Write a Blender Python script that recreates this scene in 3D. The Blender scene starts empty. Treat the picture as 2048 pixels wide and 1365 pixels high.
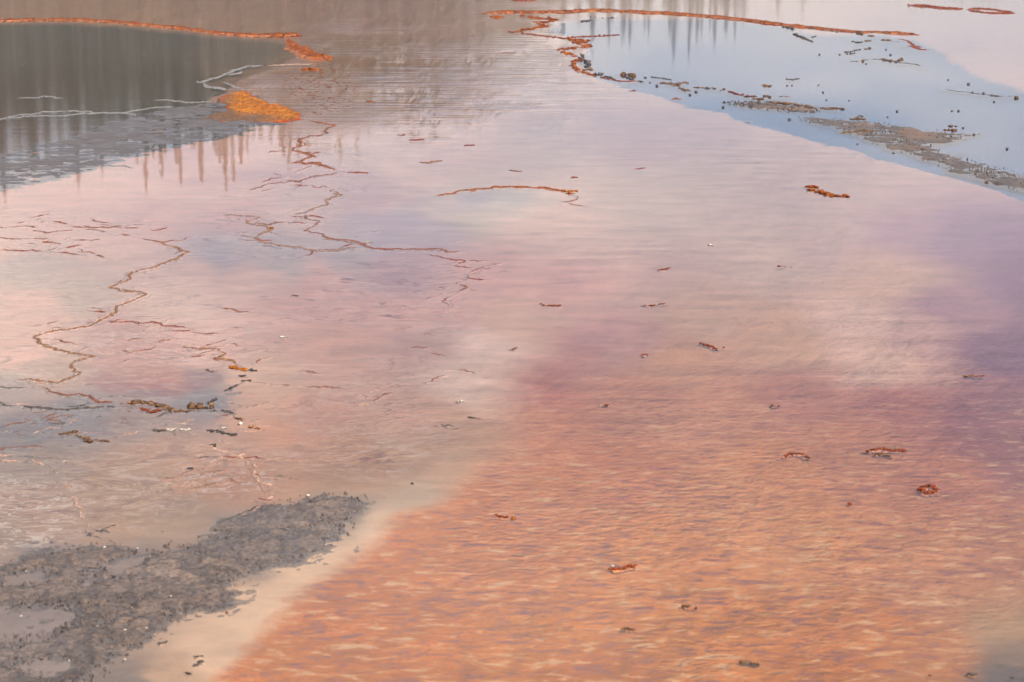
import bpy, bmesh, math, random
import numpy as np

# ---------------------------------------------------------------- camera, sky, sun, exposure
scene = bpy.context.scene
COL = scene.collection
H = 2.5                      # eye height above the water, on a boardwalk
LENS = 70.0
F = LENS / 36.0 * 2048.0     # focal length in photo pixels
HORIZON = -230.0             # row of the horizon, above the frame
PITCH = math.atan((682.5 - HORIZON) / F)

cam_d = bpy.data.cameras.new("camera")
cam_d.lens = LENS
cam_d.sensor_width = 36.0
cam_d.clip_start = 0.1
cam_d.clip_end = 9000.0
cam_d.dof.use_dof = True
cam_d.dof.focus_distance = 15.0
cam_d.dof.aperture_fstop = 7.0
cam = bpy.data.objects.new("camera", cam_d)
cam.location = (0, 0, H)
cam.rotation_euler = (math.pi / 2 - PITCH, 0, 0)
COL.objects.link(cam)
scene.camera = cam

SUN_EL = math.radians(42)
SUN_AZ = math.radians(150)   # clockwise from +Y: behind the camera, to the right
world = bpy.data.worlds.new("World")
scene.world = world
world.use_nodes = True
wn, wl = world.node_tree.nodes, world.node_tree.links
wn.clear()
w_out = wn.new("ShaderNodeOutputWorld")
w_bg = wn.new("ShaderNodeBackground")
w_bg.inputs["Strength"].default_value = 0.085
sky = wn.new("ShaderNodeTexSky")
sky.sky_type = 'NISHITA'
sky.sun_disc = False
sky.sun_elevation = SUN_EL
sky.sun_rotation = SUN_AZ
sky.altitude = 2200.0
sky.air_density = 0.75
sky.ozone_density = 2.0
sky.dust_density = 0.15
# broken cloud over the whole sky, laid out on a flat cloud deck
tc = wn.new("ShaderNodeTexCoord")
sep = wn.new("ShaderNodeSeparateXYZ")
wl.new(tc.outputs["Generated"], sep.inputs[0])
mx = wn.new("ShaderNodeMath"); mx.operation = 'MAXIMUM'; mx.inputs[1].default_value = 0.0
wl.new(sep.outputs["Z"], mx.inputs[0])
ad = wn.new("ShaderNodeMath"); ad.operation = 'ADD'; ad.inputs[1].default_value = 0.10
wl.new(mx.outputs[0], ad.inputs[0])
dv = wn.new("ShaderNodeVectorMath"); dv.operation = 'DIVIDE'
cmb = wn.new("ShaderNodeCombineXYZ")
for i in range(3):
    wl.new(ad.outputs[0], cmb.inputs[i])
wl.new(tc.outputs["Generated"], dv.inputs[0])
wl.new(cmb.outputs[0], dv.inputs[1])
cn = wn.new("ShaderNodeTexNoise")
cn.inputs["Scale"].default_value = 0.85
cn.inputs["Detail"].default_value = 7.0
cn.inputs["Roughness"].default_value = 0.55
cn.inputs["Distortion"].default_value = 0.3
wl.new(dv.outputs[0], cn.inputs["Vector"])
cr = wn.new("ShaderNodeMapRange")
cr.inputs["From Min"].default_value = 0.42
cr.inputs["From Max"].default_value = 0.66
wl.new(cn.outputs["Fac"], cr.inputs["Value"])
cmix = wn.new("ShaderNodeMixRGB")
cmix.inputs["Color2"].default_value = (13.6, 12.0, 11.2, 1)
wl.new(cr.outputs[0], cmix.inputs["Fac"])
wl.new(sky.outputs[0], cmix.inputs["Color1"])
wl.new(cmix.outputs[0], w_bg.inputs["Color"])
wl.new(w_bg.outputs[0], w_out.inputs["Surface"])

sun_d = bpy.data.lights.new("sun", 'SUN')
sun_d.energy = 4.6
sun_d.angle = math.radians(1.5)
sun_d.color = (1.0, 0.94, 0.86)
sun = bpy.data.objects.new("sun", sun_d)
sd = (math.sin(SUN_AZ) * math.cos(SUN_EL), math.cos(SUN_AZ) * math.cos(SUN_EL), math.sin(SUN_EL))
import mathutils
sun.rotation_euler = mathutils.Vector(sd).to_track_quat('Z', 'Y').to_euler()
COL.objects.link(sun)

scene.view_settings.view_transform = 'Standard'
scene.view_settings.look = 'None'
scene.view_settings.gamma = 1.0
scene.view_settings.exposure = 0.5
scene.view_settings.use_curve_mapping = False
scene.cycles.max_bounces = 4
scene.cycles.diffuse_bounces = 1
scene.cycles.glossy_bounces = 2
scene.cycles.transparent_max_bounces = 8
scene.cycles.volume_bounces = 0
scene.cycles.use_denoising = True
scene.cycles.use_adaptive_sampling = True
scene.cycles.adaptive_threshold = 0.03
scene.cycles.caustics_reflective = False
scene.cycles.caustics_refractive = False

# ---------------------------------------------------------------- helpers
rng = np.random.default_rng(11)
random.seed(5)
CP, SP = math.cos(PITCH), math.sin(PITCH)


def to_world(px, py, z=0.0):
    """Point of the plane at height z that the photograph shows at (px, py)."""
    px = np.asarray(px, float); py = np.asarray(py, float)
    a = (px - 1024.0) / F
    b = (682.5 - py) / F
    dy = CP + b * SP
    dz = -SP + b * CP
    t = (z - H) / dz
    return a * t, dy * t


def to_px(x, y, z=0.0):
    zz = z - H
    depth = y * CP - zz * SP
    up = y * SP + zz * CP
    return 1024.0 + F * x / depth, 682.5 - F * up / depth


def mpp(py):
    """(metres per pixel across, sine of the view's slope) at row py."""
    x, y = to_world(1024.0, py)
    d = np.hypot(y, H)
    return d / F, H / d


def _hash(ix, iy, iz, seed):
    n = (ix.astype(np.int64) * 374761393 + iy.astype(np.int64) * 668265263 + iz.astype(np.int64) * 2147483647 + seed * 974634777) & 0x7fffffff
    n = ((n ^ (n >> 13)) * 1274126177) & 0x7fffffff
    n = ((n ^ (n >> 16)) * 1911520717) & 0x7fffffff
    return ((n ^ (n >> 15)) & 0xffff) / 65535.0


def noise3(x, y, z, seed=0):
    x, y, z = np.broadcast_arrays(np.asarray(x, float), np.asarray(y, float), np.asarray(z, float))
    ix, iy, iz = np.floor(x), np.floor(y), np.floor(z)
    fx, fy, fz = x - ix, y - iy, z - iz
    fx = fx * fx * (3 - 2 * fx); fy = fy * fy * (3 - 2 * fy); fz = fz * fz * (3 - 2 * fz)
    ix = ix.astype(np.int64); iy = iy.astype(np.int64); iz = iz.astype(np.int64)
    r = 0
    for a in (0, 1):
        for b in (0, 1):
            for c in (0, 1):
                w = (fx if a else 1 - fx) * (fy if b else 1 - fy) * (fz if c else 1 - fz)
                r = r + w * _hash(ix + a, iy + b, iz + c, seed)
    return r


def fbm(x, y, scale=1.0, octaves=4, seed=0, z=0.0, rough=0.5):
    x = np.asarray(x, float) * scale; y = np.asarray(y, float) * scale; z = np.asarray(z, float) * scale
    t, a, s = 0, 1.0, 0.0
    for o in range(octaves):
        t = t + a * noise3(x, y, z, seed + o * 17)
        s += a
        x = x * 2.03 + 3.1; y = y * 2.03 + 7.7; z = z * 2.03 + 1.3
        a *= rough
    return t / s


def sstep(a, b, v):
    t = np.clip((v - a) / (b - a), 0, 1)
    return t * t * (3 - 2 * t)


def lin(c):
    c = np.asarray(c, float) / 255.0
    return np.where(c <= 0.04045, c / 12.92, ((c + 0.055) / 1.055) ** 2.4)


def poly_sd(px, py, poly, ys=2.0):
    """Signed distance to a polygon in photo pixels (inside > 0), rows weighted by ys."""
    shp = px.shape
    P = np.stack([px.ravel(), py.ravel() * ys], 1)
    V = np.array(poly, float); V[:, 1] *= ys
    d2 = np.full(len(P), 1e18); inside = np.zeros(len(P), bool)
    n = len(V)
    for i in range(n):
        a, b = V[i], V[(i + 1) % n]
        e = b - a
        w = P - a
        t = np.clip((w @ e) / max(e @ e, 1e-9), 0, 1)
        q = w - t[:, None] * e
        d2 = np.minimum(d2, (q * q).sum(1))
        c = (a[1] > P[:, 1]) != (b[1] > P[:, 1])
        with np.errstate(divide='ignore', invalid='ignore'):
            xi = (b[0] - a[0]) * (P[:, 1] - a[1]) / (b[1] - a[1]) + a[0]
        inside ^= c & (P[:, 0] < xi)
    d = np.sqrt(d2)
    return np.where(inside, d, -d).reshape(shp)


def mesh_obj(name, verts, faces, mat, col=None, smooth=True, floats=None, parent=None):
    me = bpy.data.meshes.new(name)
    verts = np.asarray(verts, np.float32)
    if isinstance(faces, np.ndarray):
        nf, k = faces.shape
        me.vertices.add(len(verts)); me.vertices.foreach_set("co", verts.ravel())
        me.loops.add(nf * k); me.loops.foreach_set("vertex_index", faces.astype(np.int32).ravel())
        me.polygons.add(nf)
        me.polygons.foreach_set("loop_start", np.arange(0, nf * k, k, dtype=np.int32))
        me.update(calc_edges=True)
    else:
        me.from_pydata([tuple(v) for v in verts], [], faces)
    if smooth:
        me.polygons.foreach_set("use_smooth", np.ones(len(me.polygons), bool))
    if col is not None:
        at = me.attributes.new("Col", 'FLOAT_COLOR', 'POINT')
        c = np.ones((len(verts), 4), np.float32); c[:, :3] = col
        at.data.foreach_set("color", c.ravel())
    for k_, v_ in (floats or {}).items():
        at = me.attributes.new(k_, 'FLOAT', 'POINT')
        at.data.foreach_set("value", np.asarray(v_, np.float32).ravel())
    me.materials.append(mat)
    me.update()
    o = bpy.data.objects.new(name, me)
    COL.objects.link(o)
    if parent:
        o.parent = parent
    return o


def tag(o, label=None, cat=None, group=None, kind=None):
    if label: o["label"] = label
    if cat: o["category"] = cat
    if group: o["group"] = group
    if kind: o["kind"] = kind
    return o


def grid_faces(nr, nc, keep=None):
    i = np.arange(nr - 1)[:, None] * nc + np.arange(nc - 1)[None, :]
    f = np.stack([i, i + 1, i + nc + 1, i + nc], -1).reshape(-1, 4)
    if keep is not None:
        k = keep.ravel()
        f = f[k[f].any(1)]
    return f


def compact(verts, faces, *arrs):
    used = np.unique(faces)
    m = np.full(len(verts), -1, np.int64); m[used] = np.arange(len(used))
    return (verts[used], m[faces]) + tuple(a[used] for a in arrs)


# ---------------------------------------------------------------- materials
def new_mat(name):
    m = bpy.data.materials.new(name)
    m.use_nodes = True
    nt = m.node_tree
    nt.nodes.clear()
    out = nt.nodes.new("ShaderNodeOutputMaterial")
    return m, nt.nodes, nt.links, out


def vcol_mat(name, rough=0.8, spec=0.3, fine=60.0, amt=0.35, bump=0.004, coat=0.0):
    """Base colour from the mesh's own colours, with fine grain and relief."""
    m, n, l, out = new_mat(name)
    b = n.new("ShaderNodeBsdfPrincipled")
    b.inputs["Roughness"].default_value = rough
    b.inputs["Specular IOR Level"].default_value = spec
    if coat:
        b.inputs["Coat Weight"].default_value = coat
        b.inputs["Coat Roughness"].default_value = 0.15
        b.inputs["Coat IOR"].default_value = 1.33
    a = n.new("ShaderNodeAttribute"); a.attribute_name = "Col"
    g = n.new("ShaderNodeNewGeometry")
    t = n.new("ShaderNodeTexNoise"); t.inputs["Scale"].default_value = fine; t.inputs["Detail"].default_value = 4
    l.new(g.outputs["Position"], t.inputs["Vector"])
    r = n.new("ShaderNodeMapRange")
    r.inputs["From Min"].default_value = 0.3; r.inputs["From Max"].default_value = 0.7
    r.inputs["To Min"].default_value = 1 - amt; r.inputs["To Max"].default_value = 1 + amt
    l.new(t.outputs["Fac"], r.inputs["Value"])
    mu = n.new("ShaderNodeMixRGB"); mu.blend_type = 'MULTIPLY'; mu.inputs["Fac"].default_value = 1
    l.new(a.outputs["Color"], mu.inputs["Color1"]); l.new(r.outputs[0], mu.inputs["Color2"])
    l.new(mu.outputs[0], b.inputs["Base Color"])
    if bump:
        bp = n.new("ShaderNodeBump"); bp.inputs["Distance"].default_value = bump; bp.inputs["Strength"].default_value = 0.8
        l.new(t.outputs["Fac"], bp.inputs["Height"]); l.new(bp.outputs[0], b.inputs["Normal"])
    l.new(b.outputs[0], out.inputs["Surface"])
    return m


def bed_mat():
    """Bacterial mat under the water: colours of the zones, filaments, pale and dark flecks."""
    m, n, l, out = new_mat("bacterial_mat_bed")
    b = n.new("ShaderNodeBsdfPrincipled")
    b.inputs["Roughness"].default_value = 0.9
    b.inputs["Specular IOR Level"].default_value = 0.1
    a = n.new("ShaderNodeAttribute"); a.attribute_name = "Col"
    fl = n.new("ShaderNodeAttribute"); fl.attribute_name = "fleck"
    g = n.new("ShaderNodeNewGeometry")
    mp = n.new("ShaderNodeMapping"); mp.inputs["Scale"].default_value = (0.5, 1.0, 1.0)
    l.new(g.outputs["Position"], mp.inputs["Vector"])

    def ns(scale, detail, rough=0.6, dist=0.0):
        t = n.new("ShaderNodeTexNoise")
        t.inputs["Scale"].default_value = scale; t.inputs["Detail"].default_value = detail
        t.inputs["Roughness"].default_value = rough; t.inputs["Distortion"].default_value = dist
        l.new(mp.outputs[0], t.inputs["Vector"])
        return t

    def rng_(src, a0, a1, b0, b1):
        r = n.new("ShaderNodeMapRange")
        r.inputs["From Min"].default_value = a0; r.inputs["From Max"].default_value = a1
        r.inputs["To Min"].default_value = b0; r.inputs["To Max"].default_value = b1
        l.new(src, r.inputs["Value"])
        return r

    def math_(op, x, y):
        q = n.new("ShaderNodeMath"); q.operation = op
        for i, v in enumerate((x, y)):
            if isinstance(v, (int, float)): q.inputs[i].default_value = v
            else: l.new(v, q.inputs[i])
        return q.outputs[0]

    def mix(c1, c2, fac, mode='MIX'):
        q = n.new("ShaderNodeMixRGB"); q.blend_type = mode
        for i, v in (("Fac", fac), ("Color1", c1), ("Color2", c2)):
            if isinstance(v, tuple): q.inputs[i].default_value = v
            elif isinstance(v, (int, float)): q.inputs[i].default_value = v
            else: l.new(v, q.inputs[i])
        return q.outputs[0]

    big = ns(5.0, 5, 0.6, 0.6)
    fine = ns(19.0, 5, 0.62, 0.5)
    fil = ns(11.0, 3, 0.5, 2.0)
    lay = ns(13.0, 3, 0.55, 1.2)
    stk = n.new("ShaderNodeAttribute"); stk.attribute_name = "streak"
    base = mix(a.outputs["Color"], rng_(big.outputs["Fac"], 0.3, 0.7, 0.80, 1.18).outputs[0], 1.0, 'MULTIPLY')
    # dark red-brown filaments, where the mat is thick
    thin = rng_(math_('ABSOLUTE', math_('SUBTRACT', fil.outputs["Fac"], 0.5), 0), 0.0, 0.035, 1.0, 0.0)
    gate = rng_(big.outputs["Fac"], 0.42, 0.60, 0.0, 1.0)
    fac = math_('MULTIPLY', math_('MULTIPLY', thin.outputs[0], gate.outputs[0]), math_('MULTIPLY', fl.outputs["Fac"], 0.55))
    base = mix(base, (0.22, 0.075, 0.06, 1), fac)
    dark = rng_(fine.outputs["Fac"], 0.52, 0.66, 0.0, 1.0)
    base = mix(base, (0.27, 0.10, 0.11, 1), math_('MULTIPLY', dark.outputs[0], math_('MULTIPLY', fl.outputs["Fac"], 0.8)))
    pale = rng_(fine.outputs["Fac"], 0.46, 0.33, 0.0, 1.0)
    base = mix(base, (0.88, 0.54, 0.30, 1), math_('MULTIPLY', pale.outputs[0], math_('MULTIPLY', fl.outputs["Fac"], 0.7)))
    # thin pale and dark crust lines on the terraces
    ln = rng_(math_('ABSOLUTE', math_('SUBTRACT', lay.outputs["Fac"], 0.5), 0), 0.0, 0.03, 1.0, 0.0)
    base = mix(base, (0.78, 0.62, 0.52, 1), math_('MULTIPLY', ln.outputs[0], math_('MULTIPLY', stk.outputs["Fac"], 0.8)))
    ln2 = rng_(math_('ABSOLUTE', math_('SUBTRACT', lay.outputs["Fac"], 0.57), 0), 0.0, 0.018, 1.0, 0.0)
    base = mix(base, (0.30, 0.15, 0.11, 1), math_('MULTIPLY', ln2.outputs[0], math_('MULTIPLY', stk.outputs["Fac"], 0.6)))
    wb = n.new("ShaderNodeAttribute"); wb.attribute_name = "web"
    web = ns(2.6, 6, 0.62, 0.9)
    ln3 = rng_(math_('ABSOLUTE', math_('SUBTRACT', web.outputs["Fac"], 0.5), 0), 0.0, 0.02, 1.0, 0.0)
    base = mix(base, (0.22, 0.10, 0.075, 1), math_('MULTIPLY', math_('MULTIPLY', ln3.outputs[0], gate.outputs[0]), math_('MULTIPLY', wb.outputs["Fac"], 1.0)))
    ln4 = rng_(math_('ABSOLUTE', math_('SUBTRACT', web.outputs["Fac"], 0.56), 0), 0.0, 0.015, 1.0, 0.0)
    base = mix(base, (0.80, 0.64, 0.56, 1), math_('MULTIPLY', ln4.outputs[0], math_('MULTIPLY', wb.outputs["Fac"], 0.5)))
    l.new(base, b.inputs["Base Color"])
    bp = n.new("ShaderNodeBump"); bp.inputs["Distance"].default_value = 0.01; bp.inputs["Strength"].default_value = 0.5
    l.new(fine.outputs["Fac"], bp.inputs["Height"]); l.new(bp.outputs[0], b.inputs["Normal"])
    l.new(b.outputs[0], out.inputs["Surface"])
    return m


def water_mat():
    m, n, l, out = new_mat("spring_water")
    g = n.new("ShaderNodeNewGeometry")
    rip = n.new("ShaderNodeAttribute"); rip.attribute_name = "rip"
    big = n.new("ShaderNodeAttribute"); big.attribute_name = "swell"

    def wav(scale, sx, sy, rot, detail):
        mp = n.new("ShaderNodeMapping")
        mp.inputs["Scale"].default_value = (sx, sy, 1); mp.inputs["Rotation"].default_value = (0, 0, rot)
        l.new(g.outputs["Position"], mp.inputs["Vector"])
        t = n.new("ShaderNodeTexNoise"); t.inputs["Scale"].default_value = scale
        t.inputs["Detail"].default_value = detail; t.inputs["Roughness"].default_value = 0.45
        t.inputs["Distortion"].default_value = 0.35
        l.new(mp.outputs[0], t.inputs["Vector"])
        return t.outputs["Fac"]

    def mul(a_, b_):
        q = n.new("ShaderNodeMath"); q.operation = 'MULTIPLY'
        for i, v in enumerate((a_, b_)):
            if isinstance(v, (int, float)): q.inputs[i].default_value = v
            else: l.new(v, q.inputs[i])
        return q.outputs[0]

    def add(a_, b_):
        q = n.new("ShaderNodeMath"); q.operation = 'ADD'
        l.new(a_, q.inputs[0]); l.new(b_, q.inputs[1])
        return q.outputs[0]

    small = wav(27.0, 0.7, 1.0, 0.06, 4)
    tiny = wav(60.0, 0.8, 1.0, -0.1, 3)
    mid = wav(4.6, 0.17, 1.0, -0.05, 3)
    hgt = add(add(mul(mul(small, rip.outputs["Fac"]), 0.0020), mul(mul(tiny, rip.outputs["Fac"]), 0.0009)),
              mul(mul(mid, big.outputs["Fac"]), 0.0085))
    bp = n.new("ShaderNodeBump"); bp.inputs["Distance"].default_value = 1.0; bp.inputs["Strength"].default_value = 1.0
    l.new(hgt, bp.inputs["Height"])
    fr = n.new("ShaderNodeFresnel"); fr.inputs["IOR"].default_value = 1.333
    l.new(bp.outputs[0], fr.inputs["Normal"])
    gl = n.new("ShaderNodeBsdfGlossy"); gl.inputs["Roughness"].default_value = 0.012
    gl.inputs["Color"].default_value = (1, 1, 1, 1)
    l.new(bp.outputs[0], gl.inputs["Normal"])
    tr = n.new("ShaderNodeBsdfTransparent"); tr.inputs["Color"].default_value = (0.97, 0.98, 0.98, 1)
    mx_ = n.new("ShaderNodeMixShader")
    l.new(fr.outputs[0], mx_.inputs[0]); l.new(tr.outputs[0], mx_.inputs[1]); l.new(gl.outputs[0], mx_.inputs[2])
    l.new(mx_.outputs[0], out.inputs["Surface"])
    return m


M_BED = bed_mat()
M_WATER = water_mat()
M_MAT = vcol_mat("bacterial_mat_crust", rough=0.8, spec=0.15, fine=45, amt=0.55, bump=0.012)
M_THIN = vcol_mat("terrace_rim_crust", rough=0.75, spec=0.3, fine=90, amt=0.3, bump=0.006)
M_CRUST = vcol_mat("wet_sinter_crust", rough=0.65, spec=0.35, fine=70, amt=0.45, bump=0.006, coat=0.22)
M_STONE = vcol_mat("stone", rough=0.7, spec=0.4, fine=150, amt=0.25, bump=0.003)
M_TREE = vcol_mat("conifer", rough=0.9, spec=0.1, fine=3, amt=0.2, bump=0.0)

# ---------------------------------------------------------------- the bed of the spring
EDGE_BLUE = [(1190, 158), (1260, 178), (1340, 196), (1400, 214), (1470, 236), (1540, 262), (1620, 284), (1720, 312), (1800, 328), (1880, 348), (1960, 366), (2048, 392), (2300, 470)]
POOL_BLUE = [(1190, 156)] + EDGE_BLUE + [(2500, 330), (2300, 200), (2060, 190), (1960, 150), (1900, 112), (1840, 82), (1780, 70), (1600, 58), (1400, 36), (1240, 30), (1120, 42), (1100, 60), (1180, 90), (1150, 120)]
POOL_GREY = [(-600, 44), (0, 46), (130, 44), (270, 53), (390, 66), (500, 78), (560, 80), (590, 105), (560, 130), (500, 150), (440, 182), (400, 206), (280, 238), (160, 277), (0, 320), (-300, 372), (-900, 450)]
CHANNEL = [(440, 1365), (520, 1270), (600, 1195), (700, 1110), (790, 1045), (880, 995), (960, 930), (1000, 880), (1000, 800), (1040, 740), (1100, 650), (1250, 600), (1500, 500), (1700, 420), (1900, 370), (2600, 420), (2600, 2600), (100, 2600), (300, 1600)]
TERRACE = [(165, 755), (230, 735), (330, 722), (420, 735), (480, 745), (478, 765), (450, 782), (380, 796), (280, 790), (190, 782)]
SAND = [(1930, 1220), (2000, 1190), (2300, 1100), (2500, 1700), (1800, 1700), (1905, 1365)]
CREAM, PINK, TAN, ORANGE = (224, 190, 174), (220, 176, 162), (214, 174, 148), (206, 128, 84)
RUST, MAUVE, GREYBLUE, ROSE = (178, 104, 82), (160, 108, 108), (150, 144, 146), (200, 150, 138)
BED = [  # (px, py, colour) of the open bed, with a cloud reflection painted in
    (0, 10, TAN), (250, 20, TAN), (500, 40, (206, 168, 148)), (700, 20, (204, 164, 150)), (900, 30, (204, 168, 158)),
    (700, 130, (170, 130, 104)), (800, 180, (176, 140, 120)), (680, 200, (176, 132, 100)), (950, 120, (190, 158, 146)), (1050, 200, (196, 164, 152)),
    (1300, 10, (204, 176, 164)), (1600, 20, (200, 168, 162)), (1900, 50, (196, 166, 166)), (2040, 120, (206, 172, 168)),
    (900, 300, CREAM), (1100, 300, (206, 180, 168)), (1300, 260, (202, 172, 166)), (1300, 400, (204, 178, 164)), (700, 300, CREAM), (600, 330, PINK),
    (500, 320, PINK), (400, 340, PINK), (150, 440, PINK), (300, 440, PINK), (20, 470, PINK), (60, 540, (180, 158, 148)), (150, 590, (192, 168, 152)),
    (450, 420, PINK), (600, 410, CREAM), (760, 380, (206, 172, 166)), (800, 340, CREAM), (840, 450, (190, 170, 172)), (760, 470, (190, 170, 174)),
    (960, 420, (196, 180, 164)), (1060, 430, CREAM), (1100, 480, CREAM), (700, 510, (186, 168, 164)), (560, 510, (190, 172, 166)), (430, 505, (176, 160, 160)),
    (400, 540, CREAM), (360, 610, CREAM), (500, 560, CREAM), (650, 560, PINK), (820, 545, (186, 150, 148)), (980, 540, PINK), (1100, 560, PINK),
    (250, 680, ROSE), (300, 700, ROSE), (60, 620, PINK), (40, 700, PINK), (90, 740, (190, 160, 142)), (20, 780, (170, 152, 142)), (160, 830, (146, 140, 138)),
    (60, 860, (140, 134, 132)), (300, 850, (160, 140, 130)), (430, 800, (140, 134, 136)), (420, 690, PINK), (560, 640, PINK), (620, 700, (210, 168, 150)),
    (780, 620, PINK), (700, 760, (208, 168, 150)), (560, 760, (214, 176, 152)), (520, 820, (214, 170, 144)), (560, 860, (204, 152, 124)), (640, 830, (200, 152, 130)),
    (930, 700, (238, 202, 188)), (950, 760, (238, 204, 188)), (860, 700, (196, 160, 146)), (900, 620, PINK), (1000, 640, (220, 184, 164)),  # leading pale pair: a cloud's reflection painted into the bed colour
    (820, 830, (204, 164, 144)), (900, 860, (196, 162, 138)), (800, 900, (184, 152, 128)), (720, 900, (178, 138, 112)), (900, 950, (196, 164, 140)),
    (820, 990, (192, 168, 148)), (700, 940, (178, 144, 118)), (560, 940, (188, 148, 122)), (400, 960, (180, 138, 112)), (330, 900, (176, 138, 114)),
    (460, 960, (190, 144, 120)), (250, 960, (168, 138, 114)), (250, 1040, (172, 142, 118)), (400, 1040, (160, 136, 116)), (100, 920, (158, 140, 126)),
    (60, 1000, (176, 148, 132)), (120, 1050, (178, 150, 132)), (30, 1080, (160, 140, 128)), (100, 1110, (130, 122, 120)), (300, 1150, (150, 134, 128)),
    (100, 1250, (140, 128, 126)), (500, 1090, (140, 126, 118)), (680, 1030, (150, 134, 122)), (760, 1060, (226, 198, 174)), (640, 1130, (228, 198, 172)),
    (520, 1220, (228, 198, 172)), (420, 1290, (220, 190, 166)), (340, 1340, (190, 160, 136)), (250, 1360, (120, 108, 102)),
]
CHAN = [  # the channel of orange mat, with sky and cloud reflections painted in
    (1100, 620, (210, 164, 148)), (1090, 690, (196, 138, 124)), (1060, 760, (192, 124, 106)), (1030, 830, (208, 142, 112)), (1020, 900, (210, 142, 108)),
    (1250, 560, (214, 172, 152)), (1400, 620, (212, 168, 144)), (1250, 680, (200, 150, 138)), (1180, 660, (192, 140, 134)), (1350, 720, (210, 156, 126)), (1300, 800, (202, 140, 112)),
    (1500, 520, (208, 172, 156)), (1650, 470, (200, 160, 152)), (1800, 440, (178, 132, 146)), (1950, 450, (152, 108, 136)), (2040, 560, (138, 92, 120)),  # purples at the right: darker mat plus blue sky reflection painted in
    (1760, 560, (206, 160, 140)), (1700, 640, (226, 182, 166)), (1760, 720, (230, 186, 168)), (1560, 680, (210, 162, 134)), (1900, 620, (160, 110, 124)), (1840, 660, (200, 154, 146)), (2030, 700, (128, 78, 104)),  # palest points paint a reflected cloud, purple ones reflected blue sky over darker mat
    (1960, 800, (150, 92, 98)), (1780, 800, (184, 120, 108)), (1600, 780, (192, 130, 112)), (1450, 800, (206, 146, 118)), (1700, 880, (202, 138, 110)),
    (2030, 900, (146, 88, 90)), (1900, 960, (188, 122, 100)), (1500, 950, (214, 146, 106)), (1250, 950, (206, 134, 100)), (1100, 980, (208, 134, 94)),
    (950, 1010, (206, 126, 80)), (850, 1070, (204, 122, 74)), (1050, 1120, (202, 124, 80)), (1300, 1120, (216, 142, 96)), (1600, 1100, (214, 146, 104)), (1850, 1100, (204, 138, 104)),
    (720, 1180, (200, 116, 66)), (640, 1250, (200, 116, 64)), (560, 1330, (202, 120, 66)), (850, 1300, (196, 116, 66)), (1100, 1280, (204, 126, 72)), (1400, 1280, (206, 130, 76)),
    (1700, 1260, (200, 124, 76)), (1900, 1180, (194, 132, 100)), (1200, 1350, (192, 112, 60)), (1600, 1350, (192, 116, 66)), (1850, 1330, (186, 122, 84)), (2040, 1080, (180, 118, 92)),
]


def rich(c):
    l = float(c @ np.array([0.3, 0.6, 0.1]))
    return np.clip((l + 1.25 * (c - l)) * np.array([1.07, 0.99, 0.935]), 0.01, 0.9)


def idw(px, py, pts, ys=1.6, p=2.2, soft=24.0, tone=None):
    acc = np.zeros(px.shape + (len(pts[0][2]) if isinstance(pts[0][2], tuple) else 1,)); ws = np.zeros(px.shape)
    for (x, y, c) in pts:
        w = 1.0 / (((px - x) ** 2 + ((py - y) * ys) ** 2 + soft ** 2) ** p)
        w = w * 1e8
        v = (tone or rich)(lin(c)) if isinstance(c, tuple) else np.array([c])
        acc += w[..., None] * v; ws += w
    return acc / ws[..., None]


def amber(c):
    l = float(c @ np.array([0.3, 0.6, 0.1]))
    return np.clip((l + 1.16 * (c - l)) * np.array([1.05, 1.04, 0.97]), 0.01, 0.9)


def bed_at(px, py):
    """Colour of the bed at photo points, for the drowned flanks of crusts."""
    m1 = sstep(-30, 50, poly_sd(px, py, CHANNEL, 1.3))[..., None]
    c = idw(px, py, BED) * (1 - m1) + idw(px, py, CHAN, tone=amber) * m1
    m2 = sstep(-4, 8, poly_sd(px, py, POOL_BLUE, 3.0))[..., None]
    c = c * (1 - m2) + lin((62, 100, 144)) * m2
    m3 = sstep(-14, 18, poly_sd(px, py, TERRACE, 2.0))[..., None]
    return c * (1 - m3) + lin((176, 120, 110)) * m3


def fan_grid(rows_px, cols, extra_far=(), extra_near=()):
    """Rows at chosen distances, columns spreading with distance; real world points."""
    _, ys_ = to_world(np.full(len(rows_px), 1024.0), np.asarray(rows_px, float))
    ys_ = np.concatenate([np.asarray(extra_far, float), ys_, np.asarray(extra_near, float)])
    d = np.hypot(ys_, H)
    X = d[:, None] * cols[None, :]
    Y = np.repeat(ys_[:, None], len(cols), 1)
    return X, Y


rows = np.arange(-80, 1700, 4.0)
cols = np.concatenate([np.linspace(-1.6, -0.42, 14)[:-1], np.arange(-0.42, 0.42, 4.4 / F), np.linspace(0.42, 1.6, 14)])
far = np.array([4000, 1500, 700, 400, 250, 180, 140, 115, 100, 90])
gX, gY = fan_grid(rows, cols, extra_far=far, extra_near=[1.5, 0.0, -8.0])
gx_px, gy_px = to_px(gX, np.maximum(gY, 3.0))
gx_px = np.clip(gx_px, -1500, 3600)
# wander the zone borders with the water's own scale
wx = (fbm(gX, gY, 1.3, 6, 3, rough=0.65) - 0.5); wy = (fbm(gX, gY, 1.3, 6, 9, rough=0.65) - 0.5)
scale_px = 0.55 * F / np.hypot(gY, H)
qx = gx_px + wx * scale_px * 0.8
qy = gy_px + wy * scale_px * 0.8 * np.clip(H / np.hypot(gY, H), 0.05, 1)

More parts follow.
